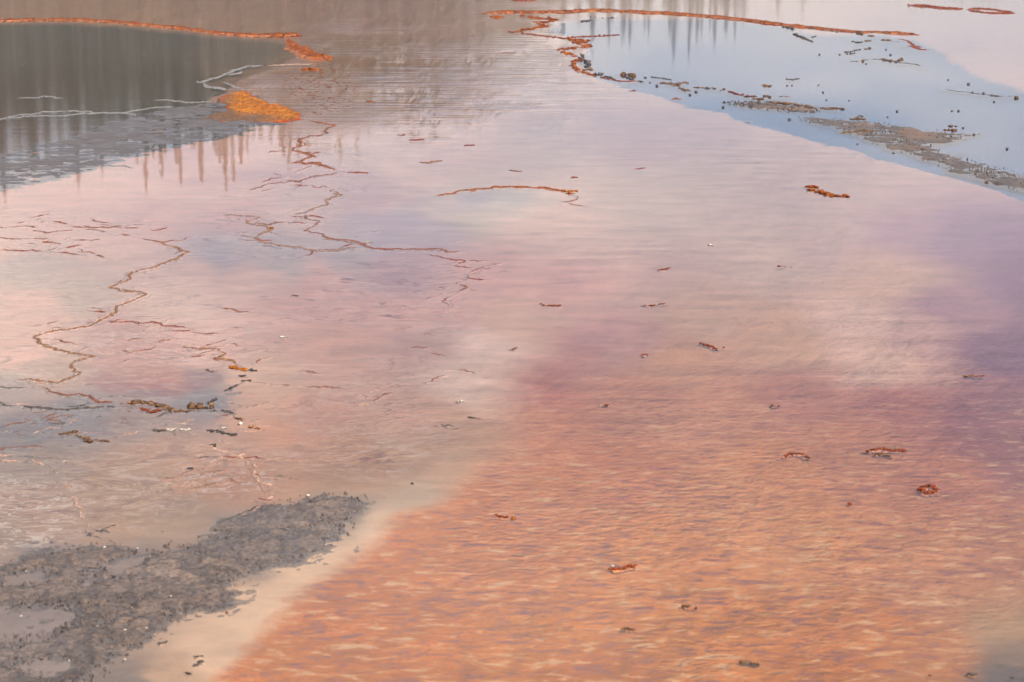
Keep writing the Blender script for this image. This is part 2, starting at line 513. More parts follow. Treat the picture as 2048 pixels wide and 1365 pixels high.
col_bed = idw(qx, qy, BED)
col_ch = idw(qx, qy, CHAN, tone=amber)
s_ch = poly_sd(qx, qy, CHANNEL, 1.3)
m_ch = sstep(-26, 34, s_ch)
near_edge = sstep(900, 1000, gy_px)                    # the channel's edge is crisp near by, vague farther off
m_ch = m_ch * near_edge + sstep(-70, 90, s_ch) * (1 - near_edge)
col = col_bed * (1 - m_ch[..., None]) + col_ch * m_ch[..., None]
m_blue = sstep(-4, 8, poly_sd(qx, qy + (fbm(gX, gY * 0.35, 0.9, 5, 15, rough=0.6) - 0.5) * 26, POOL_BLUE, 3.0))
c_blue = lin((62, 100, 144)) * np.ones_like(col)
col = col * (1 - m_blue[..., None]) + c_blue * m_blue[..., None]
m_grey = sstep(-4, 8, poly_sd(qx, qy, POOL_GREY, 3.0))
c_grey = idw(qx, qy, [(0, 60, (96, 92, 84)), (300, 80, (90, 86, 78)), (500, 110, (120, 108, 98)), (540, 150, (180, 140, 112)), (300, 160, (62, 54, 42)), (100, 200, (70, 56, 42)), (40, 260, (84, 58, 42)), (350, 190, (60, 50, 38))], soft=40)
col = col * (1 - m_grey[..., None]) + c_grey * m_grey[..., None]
m_ter = sstep(-14, 18, poly_sd(qx, qy, TERRACE, 2.0))
c_ter = idw(qx, qy, [(320, 745, (190, 138, 120)), (300, 770, (176, 120, 110)), (300, 790, (128, 114, 118)), (460, 760, (156, 124, 120))], soft=20)
col = col * (1 - m_ter[..., None]) + c_ter * m_ter[..., None]
OVAL = [(872, 397), (905, 388), (960, 379), (1040, 377), (1110, 382), (1150, 390), (1120, 412), (1070, 438), (970, 456), (890, 440), (862, 415)]
m_ov = sstep(-10, 14, poly_sd(qx, qy, OVAL, 2.0)) * sstep(470, 400, gy_px)
c_ov = idw(qx, qy, [(900, 400, (210, 188, 178)), (950, 392, (184, 172, 174)), (1040, 395, (198, 186, 176)), (1100, 405, (220, 196, 180)), (980, 440, (212, 192, 178))], soft=20)
col = col * (1 - m_ov[..., None]) + c_ov * m_ov[..., None]
m_sand = sstep(-60, 60, poly_sd(qx, qy, SAND, 1.2))
c_sand = idw(qx, qy, [(1980, 1240, (178, 148, 122)), (2030, 1300, (140, 122, 110)), (2000, 1350, (104, 98, 98)), (2060, 1365, (84, 84, 88))], soft=30)
col = col * (1 - m_sand[..., None]) + c_sand * m_sand[..., None]
# dry sinter flat and bank beyond the spring
dry = sstep(70, 95, gY)
col = col * (1 - dry[..., None]) + lin((150, 140, 118)) * dry[..., None]
fleck = np.clip(m_ch * sstep(560, 900, gy_px) * (0.45 + 0.55 * sstep(700, 1150, gy_px)), 0, 1) * (1 - m_sand)
fleck = np.maximum(fleck, 0.12 * (1 - m_blue) * (1 - m_grey))
fleck = np.maximum(fleck, 0.6 * m_ter)
WEB = [(-400, 420), (300, 400), (480, 330), (620, 250), (760, 280), (800, 380), (720, 420), (960, 520), (960, 640), (880, 800), (920, 900), (760, 960), (560, 980), (300, 1080), (-400, 1120)]
web = sstep(-30, 60, poly_sd(qx, qy, WEB, 1.6)) * np.clip(2.6 * fbm(gX, gY, 1.1, 4, 67) - 0.5, 0, 1)
fleck = np.maximum(fleck, 0.34 * web)
STREAKS = [([(80, 690), (200, 646), (350, 650), (400, 690), (480, 722), (440, 738), (300, 735), (190, 720)], 1.0), ([(-80, 925), (60, 925), (150, 965), (200, 1070), (120, 1100), (-80, 1110)], 1.0),
           ([(300, 945), (380, 890), (480, 905), (560, 940), (560, 990), (500, 1010), (380, 995)], 0.9), ([(540, 770), (700, 740), (850, 740), (900, 850), (840, 900), (640, 900)], 0.45),
           ([(830, 560), (950, 520), (960, 600), (900, 700), (860, 760), (820, 700)], 0.6), ([(470, 350), (700, 340), (740, 400), (520, 410)], 0.5), ([(-100, 420), (330, 440), (340, 480), (220, 515), (-100, 515)], 0.6),
           ([(590, 95), (660, 100), (730, 150), (740, 200), (700, 240), (620, 235), (560, 175), (610, 140)], 1.0), ([(860, 650), (960, 640), (980, 800), (880, 800)], 0.5)]
streak = np.zeros_like(gX)
for poly_, w_ in STREAKS:
    streak = np.maximum(streak, w_ * sstep(-10, 40, poly_sd(qx, qy, poly_, 1.8)))
streak = np.maximum(streak, 0.35 * web)
streak *= 0.7 + 1.4 * fbm(gX, gY, 2.0, 3, 61)
depth = -0.0065 - 0.007 * m_ch - 0.03 * m_blue - 0.03 * m_grey + 0.004 * (fbm(gX, gY, 2.0, 4, 21) - 0.5)
gZ = depth * (1 - dry) + dry * (0.25 + 0.012 * np.clip(gY - 90, 0, 120))
gZ = np.where(gY > 900, -1.0, gZ)
verts = np.stack([gX, gY, gZ], -1).reshape(-1, 3)
fc = grid_faces(*gX.shape)[:, ::-1]
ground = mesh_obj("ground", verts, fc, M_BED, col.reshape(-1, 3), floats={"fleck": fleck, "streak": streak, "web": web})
tag(ground, "shallow spring bed of orange, pink and cream bacterial mat", kind="structure")

# ---------------------------------------------------------------- water
RIP = [  # (px, py, small ripple)
    (0, 20, 1.2), (300, 20, 1.2), (500, 20, 1.2), (900, 30, .9), (1300, 10, .4), (1900, 30, .4), (640, 150, 2.2), (680, 200, 2.0), (800, 150, .7), (950, 180, .6), (1100, 150, .6),
    (1000, 260, .4), (1300, 250, .12), (1500, 350, .5), (1300, 420, .35), (800, 300, .12), (500, 300, .12), (350, 360, .06), (500, 340, .06), (100, 400, .2), (100, 460, .4), (200, 520, .15), (100, 580, .15),
    (850, 460, .03), (960, 420, .03), (700, 500, .05), (450, 500, .05), (600, 400, .12), (760, 380, .3), (450, 570, .06), (650, 600, .2), (1100, 520, .5), (1200, 620, .5), (900, 600, .4),
    (930, 720, .5), (750, 720, .4), (560, 720, .12), (300, 690, .5), (320, 760, .15), (150, 800, .1), (100, 860, .06), (300, 860, .1), (560, 800, .25), (500, 950, .4), (300, 950, .15), (100, 980, .5), (700, 850, .4),
    (900, 850, .4), (800, 950, .12), (760, 1060, .08), (500, 1230, .08), (350, 1330, .06), (1500, 600, .6), (1800, 500, .6), (2000, 600, .7), (1750, 720, .9), (1400, 800, .8), (1900, 900, .8),
    (1100, 900, .6), (1300, 1050, .9), (1000, 1100, .7), (1700, 1100, .8), (700, 1250, .6), (1100, 1300, 1.0), (1500, 1300, .9), (1900, 1200, .4), (2000, 1330, .1),
]
SWELL = [(0, 20, .9), (300, 20, .9), (500, 20, .9), (900, 60, .9), (1300, 10, .2), (1900, 30, .2), (660, 170, 1.4), (800, 200, 1.7), (950, 200, 1.8), (850, 130, 1.5), (1100, 150, 1.3), (700, 240, 1.0), (1000, 300, .2), (1300, 250, .08), (1500, 340, .4),
         (1300, 420, .25), (700, 270, .3), (500, 300, .1), (350, 360, .05), (100, 440, .2), (200, 560, .08), (850, 460, .02), (960, 420, .02), (600, 450, .05), (450, 560, .04), (760, 380, .2), (1150, 520, .4), (1000, 600, .25),
         (930, 740, .4), (650, 700, .15), (300, 690, .3), (300, 860, .05), (560, 800, .2), (400, 1000, .1), (800, 950, .06), (1500, 600, .35), (1900, 560, .35), (1750, 720, .6), (1400, 850, .4), (1000, 900, .15),
         (1300, 1100, .45), (1700, 1200, .4), (1100, 1320, .5), (760, 1060, .03), (400, 1300, .03), (2000, 1330, .05)]
wr = np.arange(-80, 1700, 8.0)
wc = np.concatenate([np.linspace(-1.6, -0.42, 14)[:-1], np.arange(-0.42, 0.42, 9.0 / F), np.linspace(0.42, 1.6, 14)])
wX, wY = fan_grid(wr, wc, extra_far=[92, 78], extra_near=[1.5, 0.0, -8.0])
wpx, wpy = to_px(wX, np.maximum(wY, 3.0)); wpx = np.clip(wpx, -1500, 3600)
calm = np.maximum(sstep(-6, 10, poly_sd(wpx, wpy, POOL_BLUE, 3.0)), sstep(-6, 10, poly_sd(wpx, wpy, POOL_GREY, 3.0)))
gust = np.clip(3.4 * fbm(wX, wY * 0.5, 1.3, 5, 41, rough=0.65) - 0.8, 0.08, 2.0)
rip = idw(wpx, wpy, RIP, soft=40)[..., 0] * gust * (0.30 + 0.30 * sstep(800, 1250, wpy))
swl = idw(wpx, wpy, SWELL, soft=40)[..., 0] * gust * (0.62 - 0.36 * sstep(260, 420, wpy))
calm_g = sstep(-6, 10, poly_sd(wpx, wpy, POOL_GREY, 3.0))
rip = rip * (1 - calm) + (0.06 + 0.12 * calm_g) * calm
swl = swl * (1 - calm) + (0.03 + 0.07 * calm_g) * calm
water = mesh_obj("water", np.stack([wX, wY, np.zeros_like(wX)], -1).reshape(-1, 3), grid_faces(*wX.shape)[:, ::-1], M_WATER,
                 floats={"rip": rip, "swell": swl})
tag(water, "thin clear sheet of warm spring water over the mats", kind="structure")

# ---------------------------------------------------------------- wood beyond the spring (seen mirrored in the water)
TOPS = [(-800, 420), (0, 405), (120, 380), (200, 385), (300, 372), (400, 395), (500, 345), (600, 310), (720, 295), (860, 262), (1000, 215), (1100, 190), (1190, 140), (1270, 160), (1340, 130), (1430, 145), (1480, 105), (1560, 80), (1700, 50), (2048, 34), (2900, 20)]


def tree_top(px, D):
    yy = np.interp(px, [t[0] for t in TOPS], [t[1] for t in TOPS])
    return D * (yy - HORIZON) / (F * CP * CP) * 1.0 - H     # slope below the horizon, mirrored upwards


fv, ff, fcol = [], [], []


def add_tri(a, b, c, colr):
    k = len(fv)
    fv.extend((a, b, c)); ff.append((k, k + 1, k + 2)); fcol.extend((colr, colr, colr))


def conifer(x, y, z0, h, w):
    tint = random.uniform(0.75, 1.2)
    n = 8
    for k in range(5):
        a0, a1 = k * 2 * math.pi / 5, (k + 1) * 2 * math.pi / 5
        r = 0.14 + h * 0.006
        add_tri((x + r * math.cos(a0), y + r * math.sin(a0), z0), (x + r * math.cos(a1), y + r * math.sin(a1), z0), (x, y, z0 + h), (0.07, 0.05, 0.035))
    lev = int(h * 2.6)
    start = random.uniform(0.15, 0.5)
    for i in range(lev):
        t = start + (1 - start) * i / lev
        z = z0 + h * t
        r = w * (1 - t) ** 0.8 * random.uniform(0.55, 1.15) + 0.12
        for k in range(4):
            a = random.uniform(0, 2 * math.pi)
            s = r * random.uniform(0.6, 1.1)
            ca, sa = math.cos(a), math.sin(a)
            wd = 0.22 * s + 0.12
            g = random.uniform(0.7, 1.25) * tint
            c = (0.060 * g, 0.060 * g, 0.036 * g)
            add_tri((x, y, z + 0.25), (x + ca * s - sa * wd, y + sa * s + ca * wd, z - 0.3 * s), (x + ca * s + sa * wd, y + sa * s - ca * wd, z - 0.3 * s), c)


for row, (D, n) in enumerate(((150, 210), (160, 210), (172, 200), (186, 190), (200, 180))):
    for i in range(n):
        u = -0.55 + 1.1 * (i + random.random()) / n
        px = 1024 + F * u / CP
        far_side = 1.0 + 1.3 * float(sstep(850, 1150, px))       # the wood draws back on the right
        if far_side > 1.5 and random.random() < (0.1 if 1150 < px < 1500 else 0.4): continue
        y = D * far_side + random.uniform(-6, 6)
        x = u * y
        top = float(tree_top(px, y))
        z0 = 0.25 + 0.012 * max(0, min(y - 90, 120))
        hh = (top - z0) * (random.uniform(0.62, 0.95) if row < 2 else random.uniform(0.6, 0.85))
        if px > 1000: hh *= random.choice((0.6, 0.7, 0.8, 0.9, 0.98)) if 1150 < px < 1500 else random.choice((0.45, 0.55, 0.65, 0.8))
        conifer(x, y, z0, max(hh, 3.0), random.uniform(0.8, 1.5) if px < 1000 else random.uniform(1.8, 3.6))
forest = mesh_obj("forest", np.array(fv), np.array(ff), M_TREE, np.array(fcol), smooth=False)
tag(forest, "lodgepole pine wood beyond the spring, mirrored dark in the water", "forest", kind="stuff")

# wooded slope behind the pines
hx = np.linspace(-420, 420, 85); hy = np.linspace(205, 420, 24)
HX, HY = np.meshgrid(hx, hy)
hpx = 1024 + F * (HX / HY) / CP
hz = np.maximum(tree_top(hpx, HY) * (0.66 - 0.35 * sstep(950, 1300, hpx)), 2.0) * sstep(200, 235, HY) * (0.9 + 0.25 * fbm(HX, HY, 0.05, 4, 2))
hcol = lin((74, 68, 54)) * (0.6 + 0.8 * fbm(HX, HY, 0.12, 4, 6))[..., None]
hill = mesh_obj("hill", np.stack([HX, HY, hz], -1).reshape(-1, 3), grid_faces(*HX.shape), M_TREE, hcol.reshape(-1, 3))
tag(hill, "low wooded slope rising behind the pines", kind="structure")

# ---------------------------------------------------------------- builders for rims, crusts, clumps and stones
PAL = {
    'orange': [(48, 22, 14), (104, 44, 8), (132, 60, 6), (150, 72, 8), (84, 36, 10), (160, 84, 16), (176, 110, 44)],
    'rust':   [(76, 36, 22), (118, 50, 24), (138, 60, 28), (90, 40, 24), (150, 78, 40)],
    'brown':  [(88, 66, 48), (116, 82, 54), (66, 52, 44), (136, 98, 64), (150, 120, 90)],
    'dark':   [(64, 58, 56), (84, 74, 68), (48, 46, 48), (104, 92, 82), (80, 80, 86)],
    'tan':    [(104, 72, 52), (140, 98, 68), (92, 64, 50), (160, 118, 86), (84, 68, 60)],
    'thin':   [(120, 66, 44), (92, 58, 46), (150, 86, 54), (78, 54, 48), (132, 88, 70)],
    'grey':   [(80, 69, 65), (100, 86, 78), (72, 64, 63), (114, 96, 84), (90, 80, 77)],
    'pale':   [(128, 124, 122), (110, 108, 110), (140, 134, 130), (100, 100, 106), (132, 126, 120)],
    'rose':   [(180, 146, 126), (164, 124, 104), (190, 160, 142), (140, 100, 82), (176, 142, 126)],
    'gold':   [(70, 50, 36), (150, 82, 10), (170, 96, 12), (100, 60, 26), (180, 106, 16), (150, 82, 12), (190, 126, 40)],
    'white':  [(192, 184, 172), (170, 158, 142), (204, 198, 190), (150, 138, 122), (182, 174, 166)],
}


def pal_col(pal, x, y, z=0.0, scale=9.0, seed=0):
    """Patchy mix of a palette's colours, by the spot on the crust."""
    P = np.array([lin(c) for c in PAL[pal]])
    n = np.clip((fbm(x, y, scale, 4, seed, z) - 0.22) / 0.56, 0, 0.999) * (len(P) - 1)
    i = n.astype(int); f = (n - i)[..., None]
    return P[i] * (1 - f) + P[np.minimum(i + 1, len(P) - 1)] * f


SEED = [100]


def nseed():
    SEED[0] += 7
    return SEED[0]


def resample(pts, step):
    P = np.array(pts, float)
    d = np.hypot(*(np.diff(P[:, :2], axis=0).T))
    s = np.concatenate([[0], np.cumsum(d)])
    n = max(int(s[-1] / step), 3)
    t = np.linspace(0, s[-1], n)
    return np.stack([np.interp(t, s, P[:, k]) for k in range(P.shape[1])], 1)


def ridge_part(pts, th, pal, fringe=None, gaps=0.0, rough=1.0, flat=0.55):
    """Low crust along a line: pts photo points (x, y[, relative thickness]), th apparent thickness in px."""
    seed = nseed()
    pts = [(p[0], p[1], p[2] if len(p) > 2 else 1.0) for p in pts]
    R = resample(pts, 1.6)
    X, Y = to_world(R[:, 0], R[:, 1])
    m, sn = mpp(R[:, 1])
    # line wander in the world
    jit = 2.2 * m
    nx = fbm(X / (m * 10), Y / (m * 30), 1, 3, seed) - 0.5
    ny = fbm(X / (m * 10), Y / (m * 30), 1, 3, seed + 3) - 0.5
    fxn = fbm(X / (m * 3.5), Y / (m * 12), 1, 2, seed + 21) - 0.5
    X = X + nx * jit * 6.0; Y = Y + (ny * jit * 2.6 + fxn * jit * 1.5) / np.maximum(sn, 0.08) * 0.6
    tx, ty = np.gradient(X), np.gradient(Y)
    L = np.hypot(tx, ty) + 1e-9
    ox, oy = -ty / L, tx / L                     # across the line
    thk = 0.74 * th * R[:, 2] * (0.6 + 0.8 * fbm(X / (m * 9), Y / (m * 40), 1, 3, seed + 5))
    if gaps:
        g = fbm(X / (m * 16), Y / (m * 60), 1, 3, seed + 8)
        thk = thk * sstep(gaps - 0.02, gaps + 0.2, g)
    ends = np.clip(np.minimum(np.arange(len(X)), np.arange(len(X))[::-1]) / max(4.0, 0.16 * len(X) if len(X) < 60 else 10.0), 0.1, 1)
    thk = thk * ends
    run_x = np.abs(tx) / L                        # lines running away from us are narrower across
    half = 0.5 * flat * thk * m / np.maximum(sn, 0.07) * (0.35 + 0.65 * run_x)
    hgt = np.maximum((1 - flat) * thk * m * 1.25, 0.0035 * np.clip(thk, 0, 1))
    K = 11
    u = np.linspace(-1, 1, K)
    V = np.zeros((len(X), K, 3)); 
    for k in range(K):
        lat = half * (u[k] + (0.9 if abs(u[k]) > 0.3 else 0.3) * (fbm(X / (m * 3), Y / (m * 12) + 5 * (u[k] > 0), 1, 3, seed + 11, rough=0.7) - 0.5) * rough)
        V[:, k, 0] = X + ox * lat
        V[:, k, 1] = Y + oy * lat
        bump = 0.1 + 1.8 * fbm(V[:, k, 0] / (m * 2.2), V[:, k, 1] / (m * 9), 1, 3, seed + 13, rough=0.7)
        V[:, k, 2] = hgt * (1 - abs(u[k]) ** 2.2) * (1 + (bump - 1) * rough) + 0.0008 - 0.010 * (abs(u[k]) > 0.99)
    C = pal_col(pal, V[..., 0], V[..., 1], V[..., 2], 0.30 / float(np.median(m)), seed)
    if fringe:
        fr = lin(fringe)
        w = (sstep(0.66, 0.85, -u) * 0.3)[None, :] * sstep(0.2, 0.6, fbm(V[..., 0] / (m[:, None] * 2), V[..., 1] / (m[:, None] * 20), 1, 3, seed + 4))
        C = C * (1 - w[..., None]) + fr * w[..., None]
    keep = np.repeat((thk > 0.35)[:, None], K, 1)
    f = grid_faces(len(X), K, keep)
    return V.reshape(-1, 3), f, C.reshape(-1, 3)


def crack_part(pts, th, pal, gaps=0.0):
    """Terrace edge barely breaking the surface: drowned flanks, with crumbs of crust showing in places."""
    seed = nseed()
    pts = [(p[0], p[1], p[2] if len(p) > 2 else 1.0) for p in pts]
    R = resample(pts, 1.3)
    X, Y = to_world(R[:, 0], R[:, 1])
    m, sn = mpp(R[:, 1])
    a1 = fbm(R[:, 0] / 22, R[:, 1] / 9, 1, 4, seed, rough=0.65) - 0.5
    a2 = fbm(R[:, 0] / 22, R[:, 1] / 9, 1, 4, seed + 3, rough=0.65) - 0.5
    X = X + a1 * 26 * m; Y = Y + a2 * 9 * m / np.maximum(sn, 0.07)
    tx, ty = np.gradient(X), np.gradient(Y)
    L = np.hypot(tx, ty) + 1e-9
    ox, oy = -ty / L, tx / L
    run_x = np.abs(tx) / L
    w = (0.6 + 0.24 * th) * R[:, 2] * (0.25 + 1.6 * fbm(R[:, 0] / 34, R[:, 1] / 14, 1, 3, seed + 31))
    ends = np.clip(np.minimum(np.arange(len(X)), np.arange(len(X))[::-1]) / 14.0, 0.05, 1)
    half = (2.6 * m / np.maximum(sn, 0.07) * run_x + 5.5 * m * (1 - run_x)) * w * 0.8
    h0 = np.clip(0.32 * m * th * R[:, 2], 0.0014, 0.0055)
    alive = sstep(gaps - 0.02, gaps + 0.22, fbm(R[:, 0] / 30, R[:, 1] / 12, 1, 3, seed + 8)) * ends
    K = 15
    u = np.linspace(-1, 1, K)
    V = np.zeros((len(X), K, 3))
    for k in range(K):
        lat = half * u[k]
        V[:, k, 0] = X + ox * lat; V[:, k, 1] = Y + oy * lat
    mm = m[:, None]
    n = fbm(V[..., 0] / (mm * 5), V[..., 1] / (mm * 16), 1, 4, seed + 13, rough=0.65) - 0.5
    au = np.abs(u)[None, :]
    Z = h0[:, None] * (1.3 - 4.0 * au) + n * 3.2 * h0[:, None] - (1 - alive)[:, None] * 2.5 * h0[:, None]
    Z = np.maximum(Z, -0.003) - 0.006 * sstep(0.5, 1.0, au)
    V[..., 2] = Z
    C = pal_col(pal, V[..., 0], V[..., 1], 0, 0.25 / float(np.median(m)), seed)
    fl = sstep(0.0, -0.003, Z)[..., None]
    bx_, by_ = to_px(V[..., 0], V[..., 1])
    C = C * (1 - fl) + bed_at(bx_, by_) * fl
    hi = sstep(0.16, 0.32, n)[..., None] * 0.35
    C = C * (1 - hi) + lin((196, 160, 132)) * hi
    return V.reshape(-1, 3), grid_faces(len(X), K), C.reshape(-1, 3)


_ico = {}


def ico(sub):
    if sub not in _ico:
        bm = bmesh.new()
        bmesh.ops.create_icosphere(bm, subdivisions=sub, radius=1.0)
        bm.verts.ensure_lookup_table()
        v = np.array([x.co[:] for x in bm.verts]); f = np.array([[q.index for q in p.verts] for p in bm.faces])
        bm.free()
        _ico[sub] = (v, f)
    return _ico[sub]


def lump(px, py, size, pal, aspect=0.8, squash=0.7, sub=2, lumpy=0.5, yaw=None):
    """One knobbly stone or nodule sitting in the water; size = apparent width in px."""
    seed = nseed()
    v, f = ico(sub)
    x, y = to_world(px, py)
    m, _ = mpp(py)
    r = 0.5 * size * float(m)
    d = 1 + lumpy * (fbm(v[:, 0] + seed, v[:, 1], 1.7, 3, seed, v[:, 2]) - 0.5) * 2
    p = v * d[:, None] * np.array([r, r * aspect, r * squash])
    a = random.uniform(0, 6.28) if yaw is None else yaw
    if yaw is None and aspect > 0.6:
        p = np.stack([p[:, 0] * math.cos(a) - p[:, 1] * math.sin(a), p[:, 0] * math.sin(a) + p[:, 1] * math.cos(a), p[:, 2]], 1)
    p = p + np.array([float(x), float(y), r * squash * 0.35])
    c = pal_col(pal, p[:, 0] + seed, p[:, 1], p[:, 2], 0.5 / r, seed)
    return p, f, c


def join(parts):
    V, Fs, C, k = [], [], [], 0
    tri = any(p[1].shape[1] == 3 for p in parts)
    for v, f, c in parts:
        if tri and f.shape[1] == 4:
            f = np.concatenate([f[:, [0, 1, 2]], f[:, [0, 2, 3]]])
        V.append(v); Fs.append(f + k); C.append(c); k += len(v)
    return compact(np.concatenate(V), np.concatenate(Fs), np.concatenate(C))


def set_origin(o):
    """Origin at the thing's own base."""
    me = o.data
    n = len(me.vertices)
    co = np.empty(n * 3, np.float32); me.vertices.foreach_get("co", co); co = co.reshape(-1, 3)
    c = np.array([co[:, 0].mean(), co[:, 1].mean(), 0], np.float32)
    me.vertices.foreach_set("co", (co - c).ravel()); me.update()
    o.location = c.tolist()
    return o


def thing(name, label, cat, parts, mat=None, group=None, kind=None):
    v, f, c = join(parts)
    o = set_origin(mesh_obj(name, v, f, mat or M_MAT, c))
    return tag(o, label, cat, group, kind)


def rim(label, pts, th, pal, fringe=None, gaps=0.0, name="mat_ridge", cat="ridge", extra=(), mat=None, group=None, **kw):
    thin = (th < 5 and name in ("mat_ridge", "crust_line")) or name == "sinter_ridge"
    if thin:
        bits = [crack_part(pts, th, pal, max(gaps, 0.24) if gaps >= 0 else 0.0)]
        if len(pts) > 5:                         # fainter side strands of the same edge
            for q in (random.choice((-1, 1)),):
                off = [(p[0] + q * random.uniform(2, 12), p[1] + q * random.uniform(1.5, 4.5), 0.7 * (p[2] if len(p) > 2 else 1.0)) for p in pts]
                bits.append(crack_part(off, th * 0.6, pal, 0.54))
    else:
        bits = [ridge_part(pts, th, pal, fringe, gaps, **kw)]
        if mat is M_MAT and th >= 6:             # knobs of mat along the crest and fallen at its foot
            for p in resample([(p[0], p[1], p[2] if len(p) > 2 else 1.0) for p in pts], 3.0):
                sz = th * p[2]
                bits.append(lump(p[0] + random.uniform(-3, 3), p[1] + random.uniform(-0.35, 0.45) * sz, random.uniform(0.3, 0.8) * sz, pal, random.uniform(0.8, 2.5), 0.45, sub=2, lumpy=0.7))
    first = join(bits)
    if not extra:
        return thing(name, label, cat, [first], mat or M_THIN, group)
    root = empty(name, pts[len(pts) // 2], label, cat, group)
    sub_thing("crest", [first], mat or M_THIN, root)
    for e in extra:
        sub_thing("branch", [crack_part(e[0], e[1], e[2] if len(e) > 2 else pal, gaps) if thin else ridge_part(e[0], e[1], e[2] if len(e) > 2 else pal, fringe, gaps, **kw)], mat or M_THIN, root)
    return root


def empty(name, p, label, cat, group=None):
    o = bpy.data.objects.new(name, None)
    x, y = to_world(p[0], p[1])
    o.location = (float(x), float(y), 0)
    o.empty_display_size = 0.05
    COL.objects.link(o)
    return tag(o, label, cat, group)


def sub_thing(name, parts, mat, root):
    v, f, c = join(parts)
    return mesh_obj(name, v - np.array(root.location), f, mat, c, parent=root)


def clump(label, paths, pal, name="mat_clump", cat="clump", ridge=0.7, group=None, aspect=0.8, squash=0.75, jitter=0.35):
    """Nodules grown together along lines: paths [(points, nodule size px[, palette])]; each line is a lobe of the clump."""
    lobes = []
    for e in paths:
        parts = []
        pts, size = e[0], e[1]
        pl = e[2] if len(e) > 2 else pal
        if len(pts) > 1:
            if ridge:
                parts.append(crack_part(pts, size * 0.3, pl))
            R = resample([(p[0], p[1]) for p in pts], size * 0.30)
        else:
            R = np.array(pts, float)
        for q in R:
            s = size * (random.uniform(0.45, 1.1) if len(R) > 1 else 1.0)
            parts.append(lump(q[0] + random.uniform(-1, 1) * size * jitter, q[1] + random.uniform(-1, 1) * size * jitter * 0.4, s, pl, aspect * random.uniform(0.7, 1.9), squash * random.uniform(0.45, 1.1) if len(R) > 1 else squash, lumpy=0.75))
        lobes.append(parts)
    if len(lobes) == 1:
        return thing(name, label, cat, lobes[0], M_MAT, group)
    root = empty(name, paths[0][0][0], label, cat, group)
    for parts in lobes:
        sub_thing("lobe", parts, M_MAT, root)
    return root


def field_part(poly, top, pal, seed=None, step=(2.2, 1.3), ys=2.2, edge=18.0, rough=0.02, fine=22.0, base=-0.012, holes=(), colfn=None, aniso=1.0, sink=0.0):
    """Bar or crust: a rough height field over a polygon given in photo points; only what shows above the bed is kept."""
    seed = seed or nseed()
    P = np.array(poly, float)
    xs = np.arange(P[:, 0].min() - 20, P[:, 0].max() + 20, step[0]); ys_ = np.arange(P[:, 1].min() - 8, P[:, 1].max() + 8, step[1])
    PX, PY = np.meshgrid(xs, ys_)
    X, Y = to_world(PX, PY)
    sc = F / np.hypot(Y, H)
    jx = PX + (fbm(X, Y, 3.0, 4, seed) - 0.5) * 0.35 * sc * 0.6
    jy = PY + (fbm(X, Y, 3.0, 4, seed + 2) - 0.5) * 0.35 * sc * 0.6 * (H / np.hypot(Y, H))
    s = poly_sd(jx, jy, poly, ys)
    s = s + (fbm(X, Y, 6.0, 4, seed + 9, rough=0.65) - 0.5) * edge * 1.6
    for hp in holes:
        s = np.minimum(s, -poly_sd(jx, jy, hp, ys))
    e = sstep(-edge * 0.5, edge * 1.2, s)
    n1 = fbm(X * aniso, Y, fine, 4, seed + 5, rough=0.6); n2 = fbm(X * aniso, Y, fine * 0.22, 3, seed + 6)
    Z = base + (top - base) * e + rough * ((n1 - 0.5) * 1.3 + (n2 - 0.5) * 0.9) * (0.75 + 0.25 * e)
    Z = np.where(s < -edge, -0.05, Z)
    C = colfn(X, Y, Z, PX, PY, n1, n2) if colfn else pal_col(pal, X, Y, 0, fine * 0.5, seed)
    if sink:                                     # drowned parts are silted over with the bed's own mat
        k = sstep(0.001, -0.010, Z)[..., None] * sink
        C = C * (1 - k) + bed_at(PX, PY) * k
    V = np.stack([X, Y, Z], -1).reshape(-1, 3)
    f = grid_faces(*X.shape, keep=(Z > -0.011))[:, ::-1]
    return (V, f, C.reshape(-1, 3)), (s, Z, X, Y)


def scatter_stones(poly, n, size_px, pal_fn, holes=(), sub=1, lift=0.3, zbase=0.0, edge=(-8, 20)):
    """Loose stones over a bar, joined into one mass."""
    P = np.array(poly, float)
    a = rng.uniform(P[:, 0].min(), P[:, 0].max(), n * 3); b = rng.uniform(P[:, 1].min(), P[:, 1].max(), n * 3)
    s = poly_sd(a, b, poly)
    k = s > rng.uniform(edge[0], edge[1], len(s))
    for hp in holes:
        k &= poly_sd(a, b, hp) < 0
    a, b = a[k][:n], b[k][:n]
    X, Y = to_world(a, b)
    m, _ = mpp(b)
    r = 0.5 * m * rng.uniform(size_px[0], size_px[1], len(a)) * np.where(rng.random(len(a)) < 0.08, 1.6, 1)
    v, f = ico(sub)
    nv = len(v)
    jit = rng.uniform(0.85, 1.15, (len(a), nv, 1))
    yaw = rng.uniform(0, 6.28, len(a))
    sc = np.stack([r * rng.uniform(0.9, 1.3, len(a)), r * rng.uniform(0.7, 1.0, len(a)), r * rng.uniform(0.45, 0.8, len(a))], 1)
    p = v[None] * jit * sc[:, None, :]
    ca, sa = np.cos(yaw)[:, None], np.sin(yaw)[:, None]
    p = np.stack([p[..., 0] * ca - p[..., 1] * sa, p[..., 0] * sa + p[..., 1] * ca, p[..., 2]], -1)
    p += np.stack([X, Y, zbase + r * lift], 1)[:, None, :]
    c = pal_fn(X, Y, a, b)
    c = np.repeat(c[:, None, :], nv, 1) * rng.uniform(0.9, 1.1, (len(a), nv, 1))
    ff_ = (f[None] + (np.arange(len(a)) * nv)[:, None, None]).reshape(-1, 3)
    return p.reshape(-1, 3), ff_, c.reshape(-1, 3)

